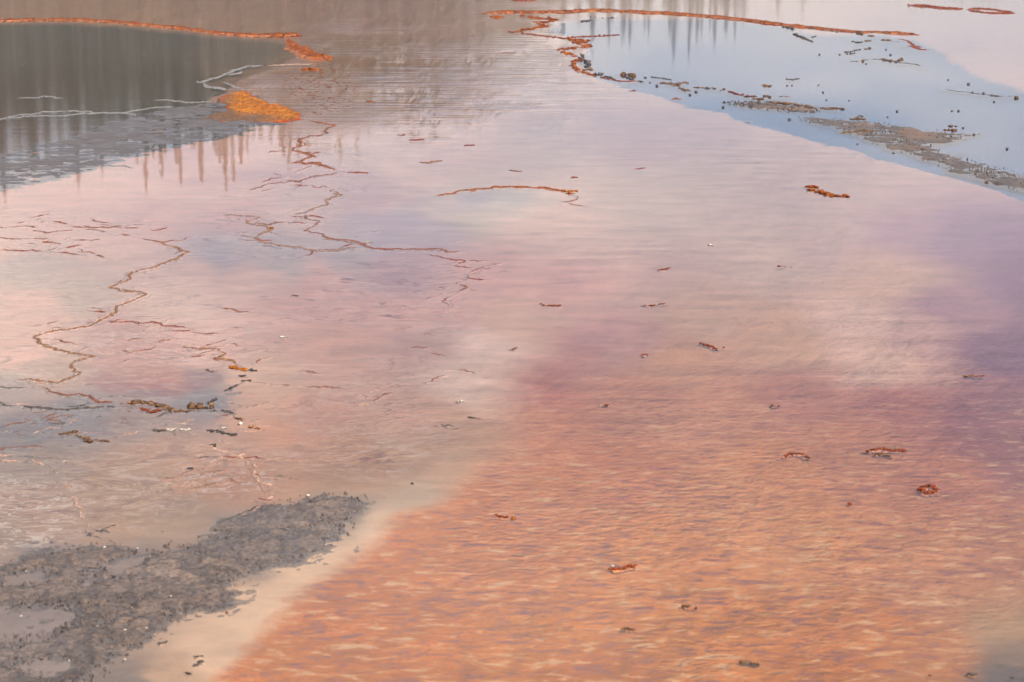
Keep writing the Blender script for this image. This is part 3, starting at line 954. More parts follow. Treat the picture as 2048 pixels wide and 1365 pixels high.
# ---------------------------------------------------------------- bars and crusts (terrain that stands out of the water)
def col_gravel(X, Y, Z, PX, PY, n1, n2):
    c = pal_col('grey', X, Y, 0, 14.0, 5) * (0.55 + 0.9 * fbm(X, Y, 3.0, 3, 77))[..., None]
    bl = sstep(0.5, 0.7, fbm(X, Y, 1.6, 3, 78))[..., None] * 0.25
    return c * (1 - bl) + lin((88, 88, 92)) * bl


GRAVEL_POLY = [(545, 1000), (600, 985), (660, 978), (720, 985), (775, 992), (745, 1020), (712, 1048), (700, 1072), (655, 1098), (600, 1118), (555, 1138), (510, 1156), (486, 1188), (448, 1222), (385, 1238), (335, 1252), (318, 1284), (250, 1320), (205, 1365), (170, 1460), (-420, 1460), (-420, 1150), (-60, 1135), (0, 1128), (60, 1108), (130, 1085), (210, 1082), (290, 1092), (360, 1080), (420, 1058), (470, 1034), (520, 1012)]
PUDDLES = [[(225, 1150), (222, 1132), (245, 1118), (285, 1105), (300, 1108), (280, 1128), (250, 1152)], [(5, 1168), (30, 1156), (75, 1142), (98, 1146), (80, 1160), (40, 1168)],
           [(-200, 1262), (-60, 1225), (60, 1214), (150, 1222), (140, 1240), (95, 1262), (30, 1268), (-100, 1290)], [(160, 1170), (180, 1152), (196, 1152), (180, 1172)],
           [(50, 1335), (80, 1318), (150, 1322), (160, 1340), (110, 1352)]]
gp, gfield = field_part(GRAVEL_POLY, 0.007, 'grey', step=(2.2, 1.7), ys=1.6, edge=36, rough=0.018, fine=30.0, base=-0.010, holes=PUDDLES, colfn=col_gravel, sink=0.45)
v, f, c = compact(*gp)
gravel_bar = tag(mesh_obj("gravel_bar", v, f, M_CRUST, c), "dark grey gravel bar at the edge of the cream shallows", kind="structure")


def pal_gravel(X, Y, a, b):
    i = rng.integers(0, 5, len(X))
    c = np.array([lin(q) for q in PAL['grey']])[i] * rng.uniform(0.7, 1.4, len(X))[:, None]
    k = rng.random(len(X)) < 0.04
    c[k] = lin((128, 104, 84))
    k = rng.random(len(X)) < 0.006
    c[k] = lin((206, 196, 180))
    return c


v, f, c = scatter_stones(GRAVEL_POLY, 8000, (1.4, 4.2), pal_gravel, PUDDLES, sub=2, lift=0.1, zbase=0.003, edge=(-4, 40))
tag(mesh_obj("gravel", v, f, M_STONE, c, smooth=False), "small grey stones strewn over the dark bar", "gravel", kind="stuff")

# wet sinter crust in front of the grey pool
BAR_L = [(-500, 395), (-200, 340), (0, 302), (60, 286), (130, 271), (165, 257), (185, 246), (250, 229), (330, 212), (395, 200), (440, 196), (470, 205), (540, 228), (600, 243), (570, 256), (500, 268), (430, 286), (330, 304), (215, 338), (90, 372), (0, 392), (-200, 440), (-500, 500)]


def col_barL(X, Y, Z, PX, PY, n1, n2):
    c = lin((70, 67, 71)) * (0.6 + 0.8 * n1)[..., None]
    w = sstep(0.45, 0.62, n2)[..., None] * 0.7
    c = c * (1 - w) + lin((72, 64, 62)) * w
    hi = sstep(0.56, 0.68, n1)[..., None] * 0.6
    return c * (1 - hi) + lin((102, 101, 108)) * hi


bp_, bfield = field_part(BAR_L, 0.002, 'grey', step=(1.8, 0.7), ys=3.0, edge=30, rough=0.024, fine=14.0, base=-0.03, colfn=col_barL, aniso=0.7)
v, f, c = compact(*bp_)
tag(mesh_obj("sinter_crust", v, f, M_CRUST, c), "wet bluish grey sinter crust in front of the dark pool", kind="structure")

# orange tongue of mat on that crust
TONGUE = [(436, 206), (452, 192), (478, 180), (498, 186), (512, 196), (534, 206), (562, 213), (588, 221), (600, 226), (598, 240), (560, 245), (500, 246), (440, 245), (400, 240), (420, 228), (448, 222), (458, 214)]


def col_tongue(X, Y, Z, PX, PY, n1, n2):
    c = pal_col('gold', X, Y, 0, 10.0, 31) * (0.6 + 0.8 * fbm(X, Y, 28.0, 3, 33))[..., None]
    w = (sstep(222, 238, PY + 14 * (n2 - 0.5) + 8 * (n1 - 0.5)) * sstep(600, 500, PX) + sstep(480, 440, PX))
    w = np.clip(w, 0, 1)[..., None] * 0.85
    c = c * (1 - w) + lin((92, 74, 62)) * (0.7 + 0.6 * n1)[..., None] * w
    s = poly_sd(PX, PY, TONGUE, 3.0)
    e = sstep(5, 1, s)[..., None] * (PX > 440)[..., None]
    return c * (1 - e) + lin((156, 66, 18)) * e


tp, _ = field_part(TONGUE, 0.012, 'gold', step=(1.4, 0.7), ys=3.0, edge=9, rough=0.03, fine=12.0, base=-0.012, colfn=col_tongue)
thing("mat_tongue", "bright orange tongue of mat at the tip of the grey crust", "mat", [tp], M_MAT)

# brown gravelly shoals along the blue pool
SHOAL_A = [(1440, 205), (1500, 202), (1550, 206), (1600, 211), (1640, 219), (1632, 226), (1590, 224), (1545, 220), (1490, 214)]
SHOAL_B = [(1590, 233), (1650, 236), (1700, 240), (1760, 247), (1830, 254), (1850, 262), (1890, 262), (1958, 269), (1930, 280), (1890, 289), (1850, 291), (1880, 300), (1935, 322), (1990, 336), (2060, 352), (2300, 410), (2300, 480), (2060, 388), (2000, 370), (1930, 350), (1850, 322), (1780, 298), (1720, 276), (1660, 256), (1610, 244)]


def col_shoal(X, Y, Z, PX, PY, n1, n2):
    c = pal_col('grey', X, Y, 0, 7.0, 51) * 0.6
    w = sstep(0.46, 0.62, n2)[..., None] * 0.6 * sstep(330, 270, PY)[..., None]
    return c * (1 - w) + lin((112, 80, 56)) * (0.6 + 0.8 * n1)[..., None] * w


def pal_shoal(X, Y, a, b):
    i = rng.integers(0, 5, len(X))
    c = np.where((rng.random(len(X)) < 0.45 * (b < 300))[:, None], np.array([lin(q) for q in PAL['brown']])[i], np.array([lin(q) for q in PAL['grey']])[i])
    return c * rng.uniform(0.35, 0.9, len(X))[:, None]


for nm, poly, n, lab in (("gravel_shoal", SHOAL_A, 900, "narrow strip of brown gravel on the blue pool's near shore"),
                         ("gravel_shoal", SHOAL_B, 4200, "long grey brown gravel spit tapering into the blue pool")):
    sp_, _ = field_part(poly, 0.005, 'grey', step=(1.8, 0.8), ys=3.0, edge=11, rough=0.022, fine=12.0, base=-0.02, colfn=col_shoal)
    v, f, c = compact(*sp_)
    tag(mesh_obj(nm, v, f, M_CRUST, c), lab, kind="structure")
    v, f, c = scatter_stones(poly, int(n * 0.8), (1.2, 3.2), pal_shoal, zbase=0.003)
    tag(mesh_obj("gravel", v, f, M_STONE, c, smooth=False), lab.replace("gravel", "stones"), "gravel", kind="stuff")

# riffle of broken crust flakes below the end of the long rim
def flakes(poly, n, sz, pals, flat=0.25):
    P = np.array(poly, float); parts = []
    k = 0
    while k < n:
        a = random.uniform(P[:, 0].min(), P[:, 0].max()); b = random.uniform(P[:, 1].min(), P[:, 1].max())
        if poly_sd(np.array([a]), np.array([b]), poly)[0] < random.uniform(-4, 14): continue
        parts.append(lump(a, b, random.uniform(*sz), random.choice(pals), random.uniform(0.5, 1.5), flat, sub=1, lumpy=0.6))
        k += 1
    return parts


RIFFLE = [(600, 98), (640, 102), (690, 120), (720, 150), (730, 190), (700, 225), (640, 235), (610, 220), (560, 175), (575, 150), (620, 142), (615, 120)]
thing("crust_flakes", "scatter of pale and orange crust flakes in the riffle below the long orange rim", "crust", flakes(RIFFLE, 520, (2, 9), ['rose', 'orange', 'orange', 'rose', 'rust', 'tan'], 0.07), M_MAT, kind="stuff")

# ---------------------------------------------------------------- orange rims of the far pools
rim("long orange rim curving round the dark grey pool", [(-300, 52), (-120, 45), (0, 42), (60, 40), (130, 40), (200, 42), (270, 48), (330, 54), (390, 61), (450, 68), (510, 72, 1.2), (560, 72, 1.4), (602, 70, 1.5)], 6.6, 'orange', fringe=(222, 176, 150),
    extra=[([(576, 76, .8), (578, 86), (590, 96, 1.1), (606, 106, 1.2), (628, 114, 1.2), (664, 121, .9)], 13.0)], mat=M_MAT)
rim("orange rim running along the far side of the blue pool", [(960, 28, .6), (1000, 25), (1060, 25), (1140, 24), (1200, 21), (1260, 24), (1330, 27), (1400, 32), (1470, 38), (1540, 47), (1600, 54), (1660, 60), (1720, 65, .8), (1745, 64, .7), (1790, 67, 1.1), (1838, 70, .5)], 6.8, 'orange', fringe=(214, 160, 130), mat=M_MAT)
clump("zigzag orange rim between the rippled water and the blue pool", [
    ([(1050, 34), (1070, 37), (1096, 37), (1114, 39)], 11), ([(1104, 42), (1074, 46), (1092, 52)], 8), ([(1096, 53), (1070, 56), (1040, 62), (1022, 65)], 9),
    ([(1040, 67), (1070, 70), (1098, 74), (1130, 77)], 5, 'rust'), ([(1134, 78), (1160, 80), (1172, 83), (1146, 86)], 9), ([(1150, 88), (1180, 91), (1172, 95), (1140, 97), (1112, 100)], 9),
    ([(1126, 102), (1146, 110), (1158, 118)], 13), ([(1152, 120), (1142, 128), (1154, 136)], 10), ([(1150, 138), (1166, 146), (1190, 152)], 9), ([(1200, 155), (1222, 160), (1242, 163)], 5, 'rust'),
    ([(1136, 76), (1170, 74), (1206, 72), (1238, 70)], 5, 'rust')], 'orange', name="mat_ridge", cat="ridge", ridge=0.5, squash=0.5, jitter=0.5)
rim("short orange islet off the left end of the blue pool's rim", [(980, 34, .6), (995, 34.5, 1.2), (1006, 34, .7)], 6.0, 'orange', name="mat_islet", cat="islet", mat=M_MAT)
rim("rusty islet at the very top of the picture", [(1020, 0), (1045, 0.5), (1072, 0)], 6.0, 'rust', name="mat_islet", cat="islet", mat=M_MAT)
rim("long thin rusty islet in the far lilac water, the left one of two", [(1814, 11), (1840, 12), (1880, 16), (1926, 19)], 6.0, 'rust', name="mat_islet", cat="islet", mat=M_MAT)
rim("ring-shaped rusty islet in the far lilac water, the right one of two", [(1930, 20), (1960, 17.5), (1990, 20), (2034, 27)], 4.0, 'rust', name="mat_islet", cat="islet", extra=[([(1934, 21), (1970, 26), (2030, 28)], 4.0)], mat=M_MAT)
rim("small orange bar beside the flake riffle", [(605, 139), (620, 138), (640, 140)], 6.0, 'orange', name="mat_islet", cat="islet", mat=M_MAT)
rim("thin orange arc round the pale blue basin in mid picture", [(866, 395, .6), (885, 391, .9), (902, 386), (930, 381), (960, 376), (990, 375, 1.2), (1020, 374, 1.3), (1060, 374, 1.2), (1090, 377, 1.1), (1118, 380, 1.5), (1140, 383, 1.8)], 3.6, 'orange', gaps=-1, mat=M_MAT)
clump("bright golden knob at the right end of the thin orange arc", [([(1126, 383), (1142, 384), (1153, 382)], 9, 'gold'), ([(1136, 387), (1146, 388)], 6, 'orange')], 'gold')
rim("dark twig-thin rim hooked below the golden knob", [(1140, 390), (1154, 396), (1150, 401), (1132, 405), (1114, 407)], 1.8, 'thin', extra=[([(1132, 406), (1150, 410), (1180, 412, 1.3)], 1.6)])

# ---------------------------------------------------------------- pale sinter lines in the grey pool
rim("long pale sinter line wavering across the dark pool", [(-120, 250), (0, 240), (30, 232), (90, 224), (150, 222), (205, 226), (248, 226), (300, 216), (348, 213)], 2.6, 'pale', name="sinter_line", cat="sinter line", extra=[([(4, 239), (60, 232), (120, 232), (160, 228), (205, 226)], 2.4), ([(240, 226), (270, 229), (275, 233)], 2.2)], flat=0.8)
rim("pale hooked sinter line above the orange tongue", [(386, 163, .6), (402, 166), (422, 158), (446, 151), (470, 141, 1.2), (490, 134), (528, 131)], 3.2, 'pale', name="sinter_line", cat="sinter line", extra=[([(402, 166), (410, 173), (438, 175, 1.3), (454, 181)], 3.6), ([(444, 164), (462, 171), (482, 179)], 2.6), ([(450, 151), (480, 146), (486, 141)], 3.0)], flat=0.8)
rim("straight pale line from the dark stone to the orange rim", [(532, 131), (580, 129), (634, 128)], 1.6, 'rose', name="sinter_line", cat="sinter line", flat=0.8)
rim("short pale line left of the orange tongue", [(308, 200, .8), (340, 202), (385, 205), (430, 203)], 2.2, 'pale', name="sinter_line", cat="sinter line", flat=0.8)
rim("broken pale line across the middle of the dark pool", [(30, 197), (70, 196), (90, 193), (132, 197)], 1.6, 'pale', name="sinter_line", cat="sinter line", gaps=0.0, flat=0.8)
rim("faint pale line among the reflected pines", [(150, 334), (180, 335), (205, 331), (240, 332), (270, 336)], 1.8, 'pale', name="sinter_line", cat="sinter line", flat=0.8)
thing("foam_flecks", "white flecks drifting on the dark pool", "foam", [lump(a + random.uniform(-3, 3), b + random.uniform(-1, 1), random.uniform(2.5, 6), 'pale', 0.6, 0.2, sub=1) for a, b in
      [(30, 97), (38, 98), (48, 102), (56, 106), (54, 124), (44, 130), (40, 132), (34, 138), (26, 144), (115, 125), (125, 125), (100, 168), (106, 168), (112, 172), (120, 175), (226, 140), (236, 141), (246, 140), (262, 134), (268, 128), (276, 126), (284, 102), (290, 101), (287, 112), (292, 113), (280, 118), (148, 198), (62, 275), (64, 275), (610, 110), (550, 118), (560, 119)]], M_STONE, kind="stuff")

# ---------------------------------------------------------------- clumps and rims along the blue pool
clump("dark grey lumps against the zigzag orange rim", [([(1158, 108), (1168, 112)], 9), ([(1164, 120), (1180, 126), (1172, 133)], 12), ([(1166, 141), (1184, 139)], 8, 'brown')], 'dark')
clump("dark lumps at the foot of the zigzag rim", [([(1192, 150), (1206, 148)], 7), ([(1210, 153), (1226, 158)], 5)], 'dark')
clump("tall brown lumpy clump where the blue pool meets the pink shore", [([(1243, 151), (1252, 149), (1262, 150), (1270, 154)], 12), ([(1252, 156), (1264, 158)], 9, 'dark')], 'brown', squash=0.9)
rim("rusty twig-like spur below the tall brown clump", [(1222, 168), (1238, 164, 1.6), (1256, 163), (1290, 162, .7)], 3.2, 'rust', extra=[([(1226, 171), (1240, 172)], 4.0)], mat=M_MAT)
rim("small orange mat patch on the pink shore", [(1258, 182), (1264, 182), (1270, 181.5)], 3.0, 'rust', name="mat_patch", cat="mat", mat=M_MAT)
clump("dotted row of dark stones near the tall brown clump", [([(1278, 163), (1286, 164)], 5), ([(1300, 166)], 4), ([(1290, 156)], 5), ([(1303, 155), (1330, 158), (1342, 160)], 4)], 'dark', ridge=0.3)
clump("brown flat clump second from the tall one", [([(1322, 166), (1338, 168), (1356, 168), (1372, 166)], 8), ([(1346, 172), (1360, 170)], 7)], 'brown', squash=0.55)
clump("brown tail of nodules behind the flat clump", [([(1358, 176), (1368, 180), (1380, 182)], 7)], 'brown', squash=0.6)
clump("paired brown mounds joined by a dark strip", [([(1394, 176), (1404, 176)], 9), ([(1410, 177), (1418, 178)], 6, 'dark'), ([(1422, 177), (1431, 177)], 8)], 'brown', squash=0.6)
clump("small brown mound right of the paired mounds", [([(1443, 181), (1450, 180)], 7)], 'brown')
clump("string of small rusty nodules leading to the gravel strip", [([(1459, 184), (1468, 187), (1480, 190), (1486, 190)], 5)], 'rust', ridge=0.3)
clump("brown clump at the head of the gravel strip", [([(1492, 193), (1512, 193)], 8), ([(1506, 200), (1524, 198)], 10)], 'brown', squash=0.6)
clump("small hooked brown clump above the gravel strip", [([(1526, 193), (1536, 193), (1541, 196)], 6)], 'brown')
clump("heart-shaped brown stone standing alone in the blue pool", [([(1528, 171), (1534, 172)], 11)], 'brown', name="stone", cat="stone", squash=0.85)
clump("flat ochre clump lying alone in the blue pool", [([(1560, 194), (1570, 193), (1578, 194)], 6)], 'tan', squash=0.3)
clump("crest of brown nodules along the gravel strip", [([(1540, 205), (1570, 207), (1600, 211), (1628, 217)], 9)], 'brown', squash=0.5, ridge=0.5)
clump("isolated brown mound between the gravel strip and the spit", [([(1640, 217), (1660, 218), (1676, 218), (1686, 220)], 9, 'brown')], 'brown', squash=0.45)
clump("dark-topped brown clump at the head of the gravel spit", [([(1704, 239), (1726, 238)], 9, 'brown'), ([(1718, 233), (1726, 233)], 8, 'dark')], 'brown', squash=0.6)
clump("brown clump on the far edge of the gravel spit", [([(1888, 260), (1910, 262)], 9), ([(1896, 253), (1904, 253)], 8), ([(1912, 254)], 5)], 'brown', squash=0.65)
clump("rust brown boulder on the near side of the gravel spit", [([(1836, 298), (1846, 298)], 12, 'rust'), ([(1850, 300)], 8, 'dark')], 'rust', squash=0.6)
rim("brown strip of mat lying on the gravel spit", [(1682, 268), (1700, 264), (1730, 262), (1756, 263)], 5.0, 'brown', name="mat_strip", cat="mat", mat=M_MAT)
clump("fiery orange three-part clump alone in the lilac shallows", [([(1614, 376), (1624, 374), (1636, 377)], 15), ([(1616, 381), (1634, 383)], 13), ([(1638, 386), (1654, 387)], 14), ([(1654, 391), (1672, 392), (1692, 394)], 12)], 'orange', squash=0.5)
clump("small brown stone on the pink water's edge near the spit", [([(1974, 366)], 8)], 'brown', name="stone", cat="stone")
clump("two dots of brown mat on the pink shore", [([(1493, 246)], 3), ([(1498, 246)], 3)], 'rust', ridge=0)
rim("rusty scrap of mat on the pink shore below the brown tail", [(1342, 200), (1354, 196), (1364, 200)], 2.5, 'rust', name="mat_scrap", cat="mat", mat=M_MAT)
clump("dark lumps strung under the orange rim of the blue pool", [([(1566, 54), (1588, 58)], 7), ([(1616, 56), (1650, 60), (1690, 63)], 5), ([(1672, 65)], 4), ([(1716, 66), (1726, 68)], 11, 'brown')], 'dark', ridge=0.3)
clump("dark crust chain slanting into the blue pool's far corner", [([(1588, 69), (1600, 74), (1612, 78), (1626, 85)], 6), ([(1622, 75), (1630, 73)], 4)], 'dark', ridge=0.3)
clump("brown ledge below the end of the orange rim", [([(1738, 72), (1748, 73)], 6), ([(1762, 81), (1776, 81)], 6)], 'brown', squash=0.5)
rim("rusty rim stepping down to the lilac water", [(1760, 81), (1790, 82), (1808, 81), (1816, 86), (1826, 93, 1.6), (1840, 98, 1.6), (1864, 101, .7)], 4.5, 'rust', mat=M_MAT)
clump("pair of grey brown stones under the ledge", [([(1732, 83), (1742, 82)], 6)], 'brown', name="stone", cat="stone")
clump("dark stub chain pointing at the stone pair", [([(1704, 84), (1716, 86), (1726, 84)], 5)], 'dark', ridge=0.4)
clump("dark dotted chain in the middle of the blue pool", [([(1690, 105), (1704, 103), (1718, 100)], 5), ([(1680, 110)], 4), ([(1694, 109), (1708, 107)], 4)], 'dark', ridge=0.2)
clump("small brown mound above the dotted chain", [([(1730, 98), (1740, 98)], 6)], 'brown')
rim("thin dark twig line crossing the blue pool", [(1716, 121), (1745, 120), (1770, 119), (1800, 126), (1830, 130), (1858, 138, .6)], 2.0, 'dark', name="crust_line", cat="crust line")
clump("brown lumps gathered on the twig line", [([(1772, 121), (1784, 123)], 8), ([(1796, 122), (1804, 117)], 7), ([(1790, 124)], 6)], 'brown')
clump("lone round brown stone left of the twig line", [([(1727, 124)], 7)], 'brown', name="stone", cat="stone")
clump("flat dark scrap at the left end of the twig line", [([(1704, 123), (1712, 123)], 5)], 'dark', squash=0.4)
clump("grey flecked crust patch floating in mid pool", [([(1572, 159), (1586, 160), (1598, 158)], 3.5)], 'dark', ridge=0.4)
rim("thin dark line of stones at the right of the blue pool", [(1880, 180), (1930, 184), (1970, 189), (1996, 193), (2040, 194)], 1.4, 'dark', name="crust_line", cat="crust line")
clump("dark clump on the thin stone line", [([(1984, 192), (1997, 193)], 5)], 'dark')
clump("round brown stone at the right end of the stone line", [([(2031, 196)], 8)], 'brown', name="stone", cat="stone", squash=0.9)
clump("dark round stone by the pale far shore", [([(1939, 170)], 6)], 'dark', name="stone", cat="stone", squash=0.9)
clump("dark crust floes between far rim and blue water", [([(1162, 44), (1172, 43), (1182, 41)], 6)], 'dark', ridge=0.5, squash=0.5)
clump("row of dark dots close under the far orange rim", [([(1181, 34.5)], 3), ([(1190, 35)], 3), ([(1206, 37)], 3), ([(1216, 36.5), (1226, 36)], 4)], 'dark', ridge=0.2)
rim("dark crust edge along the near side of the gravel spit", [(1870, 316), (1900, 318), (1940, 322), (1990, 332)], 2.4, 'dark', name="crust_line", cat="crust line", gaps=0.4, extra=[([(1908, 307), (1940, 305)], 2.0)])
for (a, b, s, lab) in [
        (1314, 173, 7, "dark flat stone just below the brown flat clump's left end"), (1392, 185, 7, "dark stone below the paired brown mounds"), (1380, 191, 6, "dark stone at the tip of the brown nodule tail"),
        (1446, 216, 7, "lone dark stone at the left tip of the gravel strip"), (1542, 172, 4, "dark dot touching the heart-shaped stone's right side"), (1574, 172, 4, "left dot of the pair right of the heart-shaped stone"),
        (1584, 172, 4, "right dot of the pair right of the heart-shaped stone"), (1637, 171, 4, "single dark dot above the gravel strip, level with the heart-shaped stone"), (1646, 186, 5, "dark dot straight above the end of the gravel strip"),
        (1653, 201, 4, "tiny dot just above the isolated brown mound"), (1698, 202, 4, "dark dot right of the isolated brown mound"), (1579, 240, 7, "dark stone in the gap below the gravel strip"),
        (1787, 307, 5, "dark dot in the blue margin below the gravel spit's middle"), (1715, 289, 4, "dark dot in the blue margin below the spit's brown mat strip"), (1794, 224, 6, "grey stone in open water above the gravel spit"),
        (1775, 235, 4, "small dot between the grey stone and the gravel spit"), (1904, 223, 5, "left stone of the close pair at the right of the pool"), (1917, 223, 6, "right stone of the close pair at the right of the pool"),
        (1945, 186, 5, "first dark stone on the thin stone line"), (1967, 188, 6, "second dark stone on the thin stone line"), (1988, 205, 5, "dark stone below the thin stone line"),
        (1926, 257, 5, "dark dot off the far corner of the gravel spit"), (2014, 299, 7, "dark stone alone right of the gravel spit"), (1639, 110, 5, "dark dot alone under the far crust chain"),
        (1781, 111, 5, "dark stone above the lumps of the twig line"), (1772, 100, 4, "dark dot right of the small brown mound"), (1732, 129, 4, "dot below the lone round brown stone"), (1896, 161, 4, "dark dot at the pale far shore, left of the dark round stone")]:
    thing("stone", lab, "stone", [lump(a, b, s, 'dark', 0.9, 0.8, sub=2, lumpy=0.3)], M_STONE, "small dark stones in the blue pool")

# ---------------------------------------------------------------- terrace rims of the middle distance
rim("dark rusty rim winding down from the orange tongue", [(612, 242, .6), (640, 246), (666, 250), (646, 262), (655, 266, .6), (622, 273, .6), (600, 278), (606, 288, 1.2), (584, 300), (612, 307, 1.5), (630, 313), (582, 326, .8), (604, 327, 1.4), (630, 324, 1.6), (638, 330), (658, 336), (682, 344, .8)], 3.4, 'thin', gaps=-1, mat=M_MAT)
rim("orange streak of mat at the end of the winding rim", [(676, 343, .7), (705, 344), (728, 347), (748, 352, .6)], 3.2, 'rust', flat=0.8, mat=M_MAT)
rim("thin brown rim slanting left from the winding rim", [(684, 344), (650, 349), (620, 354), (600, 362), (575, 362), (540, 368), (505, 377), (486, 382)], 1.9, 'thin', extra=[([(566, 354), (545, 347), (552, 343)], 1.2), ([(512, 366), (540, 358), (574, 354)], 1.3)])
rim("meandering tan rim below the winding one", [(700, 374), (660, 380), (658, 386), (686, 392), (652, 402), (655, 410, 1.4), (640, 415), (600, 426), (574, 431)], 1.9, 'tan', extra=[([(655, 410), (672, 414)], 2.0)])
rim("brown rim looping round the lavender basin", [(574, 431), (606, 436), (638, 443), (626, 455), (614, 463), (642, 471), (654, 477), (704, 481), (728, 489), (724, 494), (745, 498), (776, 498, 1.6), (810, 499), (850, 499), (876, 497), (900, 503), (930, 503, .5)], 2.3, 'thin', gaps=-1, extra=[([(728, 489), (746, 486), (756, 492)], 1.4)])
rim("tan rim looping round the small pink basin", [(440, 428, .6), (518, 434), (497, 442), (510, 448), (530, 452), (546, 460), (516, 467), (512, 477, 1.3), (532, 485), (560, 491), (596, 495), (616, 501), (660, 501), (724, 493)], 2.0, 'tan', gaps=-1)
rim("orange line of mat right of the lavender basin", [(846, 508, .6), (890, 515), (930, 522), (910, 531), (930, 534), (950, 537, .5)], 2.2, 'rust', flat=0.8)
rim("faint brown threads above the cream patch", [(962, 540, .6), (940, 552), (916, 565), (930, 576), (905, 590), (888, 602), (900, 610), (880, 625)], 1.3, 'thin', gaps=0.42)
clump("orange nodule on the small basin's tan rim", [([(541, 456), (546, 456)], 6)], 'gold')
rim("long thin rim crossing the pink shallows, the upper of three", [(-80, 458), (0, 455), (90, 453), (190, 454), (290, 455), (335, 458)], 2.0, 'thin', gaps=0.36)
rim("long thin rim crossing the pink shallows, the middle of three", [(-80, 482), (0, 478), (60, 477), (130, 477)], 2.0, 'thin', gaps=0.36)
rim("long thin rim crossing the pink shallows, the lowest of three", [(0, 499), (60, 502), (120, 505), (216, 507)], 2.4, 'rust', gaps=0.36)
rim("brown stub rim near the start of the long zigzag rim", [(392, 470), (370, 478), (328, 484), (300, 480), (250, 472, .5)], 2.0, 'thin')
rim("long zigzag tan rim running down the left side", [(310, 479), (325, 487), (344, 494), (376, 503, 1.2), (345, 520), (306, 533), (264, 546), (256, 560, 1.3), (222, 574, 1.1), (240, 581, 1.2), (294, 588, 1.2), (262, 602), (230, 613, 1.2), (228, 628, 1.4), (200, 642), (172, 654), (110, 661), (70, 672), (84, 688), (118, 702, 1.2), (186, 713, 1.2), (152, 724), (148, 736), (156, 751), (116, 765), (76, 762), (46, 757)], 3.2, 'tan', gaps=-1, extra=[([(236, 625), (232, 629)], 6.0, 'rust'), ([(334, 495), (344, 497)], 5.0, 'rust')], mat=M_MAT)
rim("red arc over the striped pink terrace", [(205, 645), (250, 642), (300, 646), (345, 653), (380, 657)], 2.2, 'rust', flat=0.85)
rim("thin tan line inside the striped terrace", [(284, 690), (310, 683), (336, 680), (352, 668)], 1.8, 'tan')
rim("orange knobbly rim on the right of the striped terrace", [(356, 690, .6), (400, 697), (440, 700), (452, 708, 1.4), (430, 716), (462, 722, 1.3), (478, 734)], 3.2, 'tan', mat=M_MAT)
clump("orange brown nodules at the terrace's right corner", [([(462, 735), (478, 738), (492, 741)], 9, 'gold'), ([(500, 741), (514, 741)], 6, 'dark')], 'gold')
clump("dark wet nodules below the terrace's right corner", [([(478, 752), (492, 752)], 8), ([(500, 761), (486, 763)], 7)], 'dark', squash=0.5)
clump("diagonal dark crust chain leading back to the terrace", [([(480, 768), (466, 774), (452, 781)], 6)], 'dark', squash=0.5)
clump("small brown crumb on the terrace pool", [([(412, 739), (424, 744)], 6)], 'brown', squash=0.5)
rim("tan splinter lying below the terrace corner", [(454, 785), (468, 786), (480, 785)], 3.5, 'tan')
rim("brown rim from the terrace to the dark crust mass", [(70, 770), (88, 778), (112, 783), (130, 788), (172, 792), (195, 803), (230, 805), (262, 812)], 3.0, 'thin', mat=M_MAT)
rim("dark cracked rim entering from the left edge", [(-90, 804), (0, 809), (44, 813, 1.4), (90, 818, 1.6), (130, 819), (190, 816), (240, 812)], 3.6, 'dark', mat=M_MAT)
rim("thin dark line at the left edge above the cracked rim", [(-60, 778), (0, 775), (60, 773)], 1.6, 'dark')
clump("sprawling dark brown crust mass in the grey blue shallows", [([(256, 808), (276, 804), (300, 806), (326, 812), (345, 820)], 12), ([(284, 818), (300, 824), (318, 820)], 10, 'rust'), ([(330, 820), (352, 822), (376, 823)], 8)], 'brown', squash=0.6)
clump("twin round brown nodules side by side in dark water", [([(384, 815)], 17), ([(400, 814)], 14)], 'brown', squash=0.95, jitter=0.05)
clump("knobbly brown clump right of the twin nodules", [([(414, 816), (424, 812), (430, 820)], 13), ([(420, 806), (432, 798)], 7, 'dark')], 'brown', squash=0.7)
clump("dark crust tail right of the knobbly clump", [([(442, 821), (456, 823), (470, 828)], 7)], 'dark', squash=0.5)
clump("white and tan nodules below the dark crust tail", [([(474, 836), (484, 840)], 7, 'tan'), ([(480, 848)], 9, 'white')], 'tan')
clump("orange pebble pair at the right end of the crust", [([(500, 855)], 9, 'tan'), ([(512, 857), (520, 858)], 7, 'orange')], 'orange')
rim("thin brown loop under the cracked rim", [(84, 826), (80, 832), (96, 838), (120, 832), (150, 826)], 2.0, 'thin', extra=[([(88, 844), (106, 848), (136, 846)], 4.0, 'dark')])
clump("tangled brown crust alone in the grey shallows", [([(122, 868), (140, 866), (154, 864)], 9), ([(158, 872), (172, 878), (178, 884)], 13), ([(192, 880), (216, 883)], 7)], 'brown', squash=0.55)
clump("white-capped dark crust in the lower shallows", [([(312, 862), (330, 860)], 8, 'dark'), ([(334, 860), (345, 861)], 9, 'white'), ([(362, 860), (376, 859)], 8, 'white')], 'dark', squash=0.5)
clump("black and white pebbly crust right of the white-capped one", [([(414, 862), (434, 862), (452, 868), (468, 870)], 8), ([(444, 856), (452, 855)], 9, 'white')], 'dark', squash=0.5)
clump("dark crumb with rusty base in the salmon shallows", [([(424, 891), (428, 894)], 8)], 'dark')
rim("thin dark line along the left edge of the shallows", [(-40, 898), (0, 896), (40, 894), (90, 893)], 1.6, 'thin')
rim("salmon line running right across the lower shallows", [(430, 912), (500, 915), (560, 914), (612, 918)], 2.0, 'rust', gaps=0.38, flat=0.8)
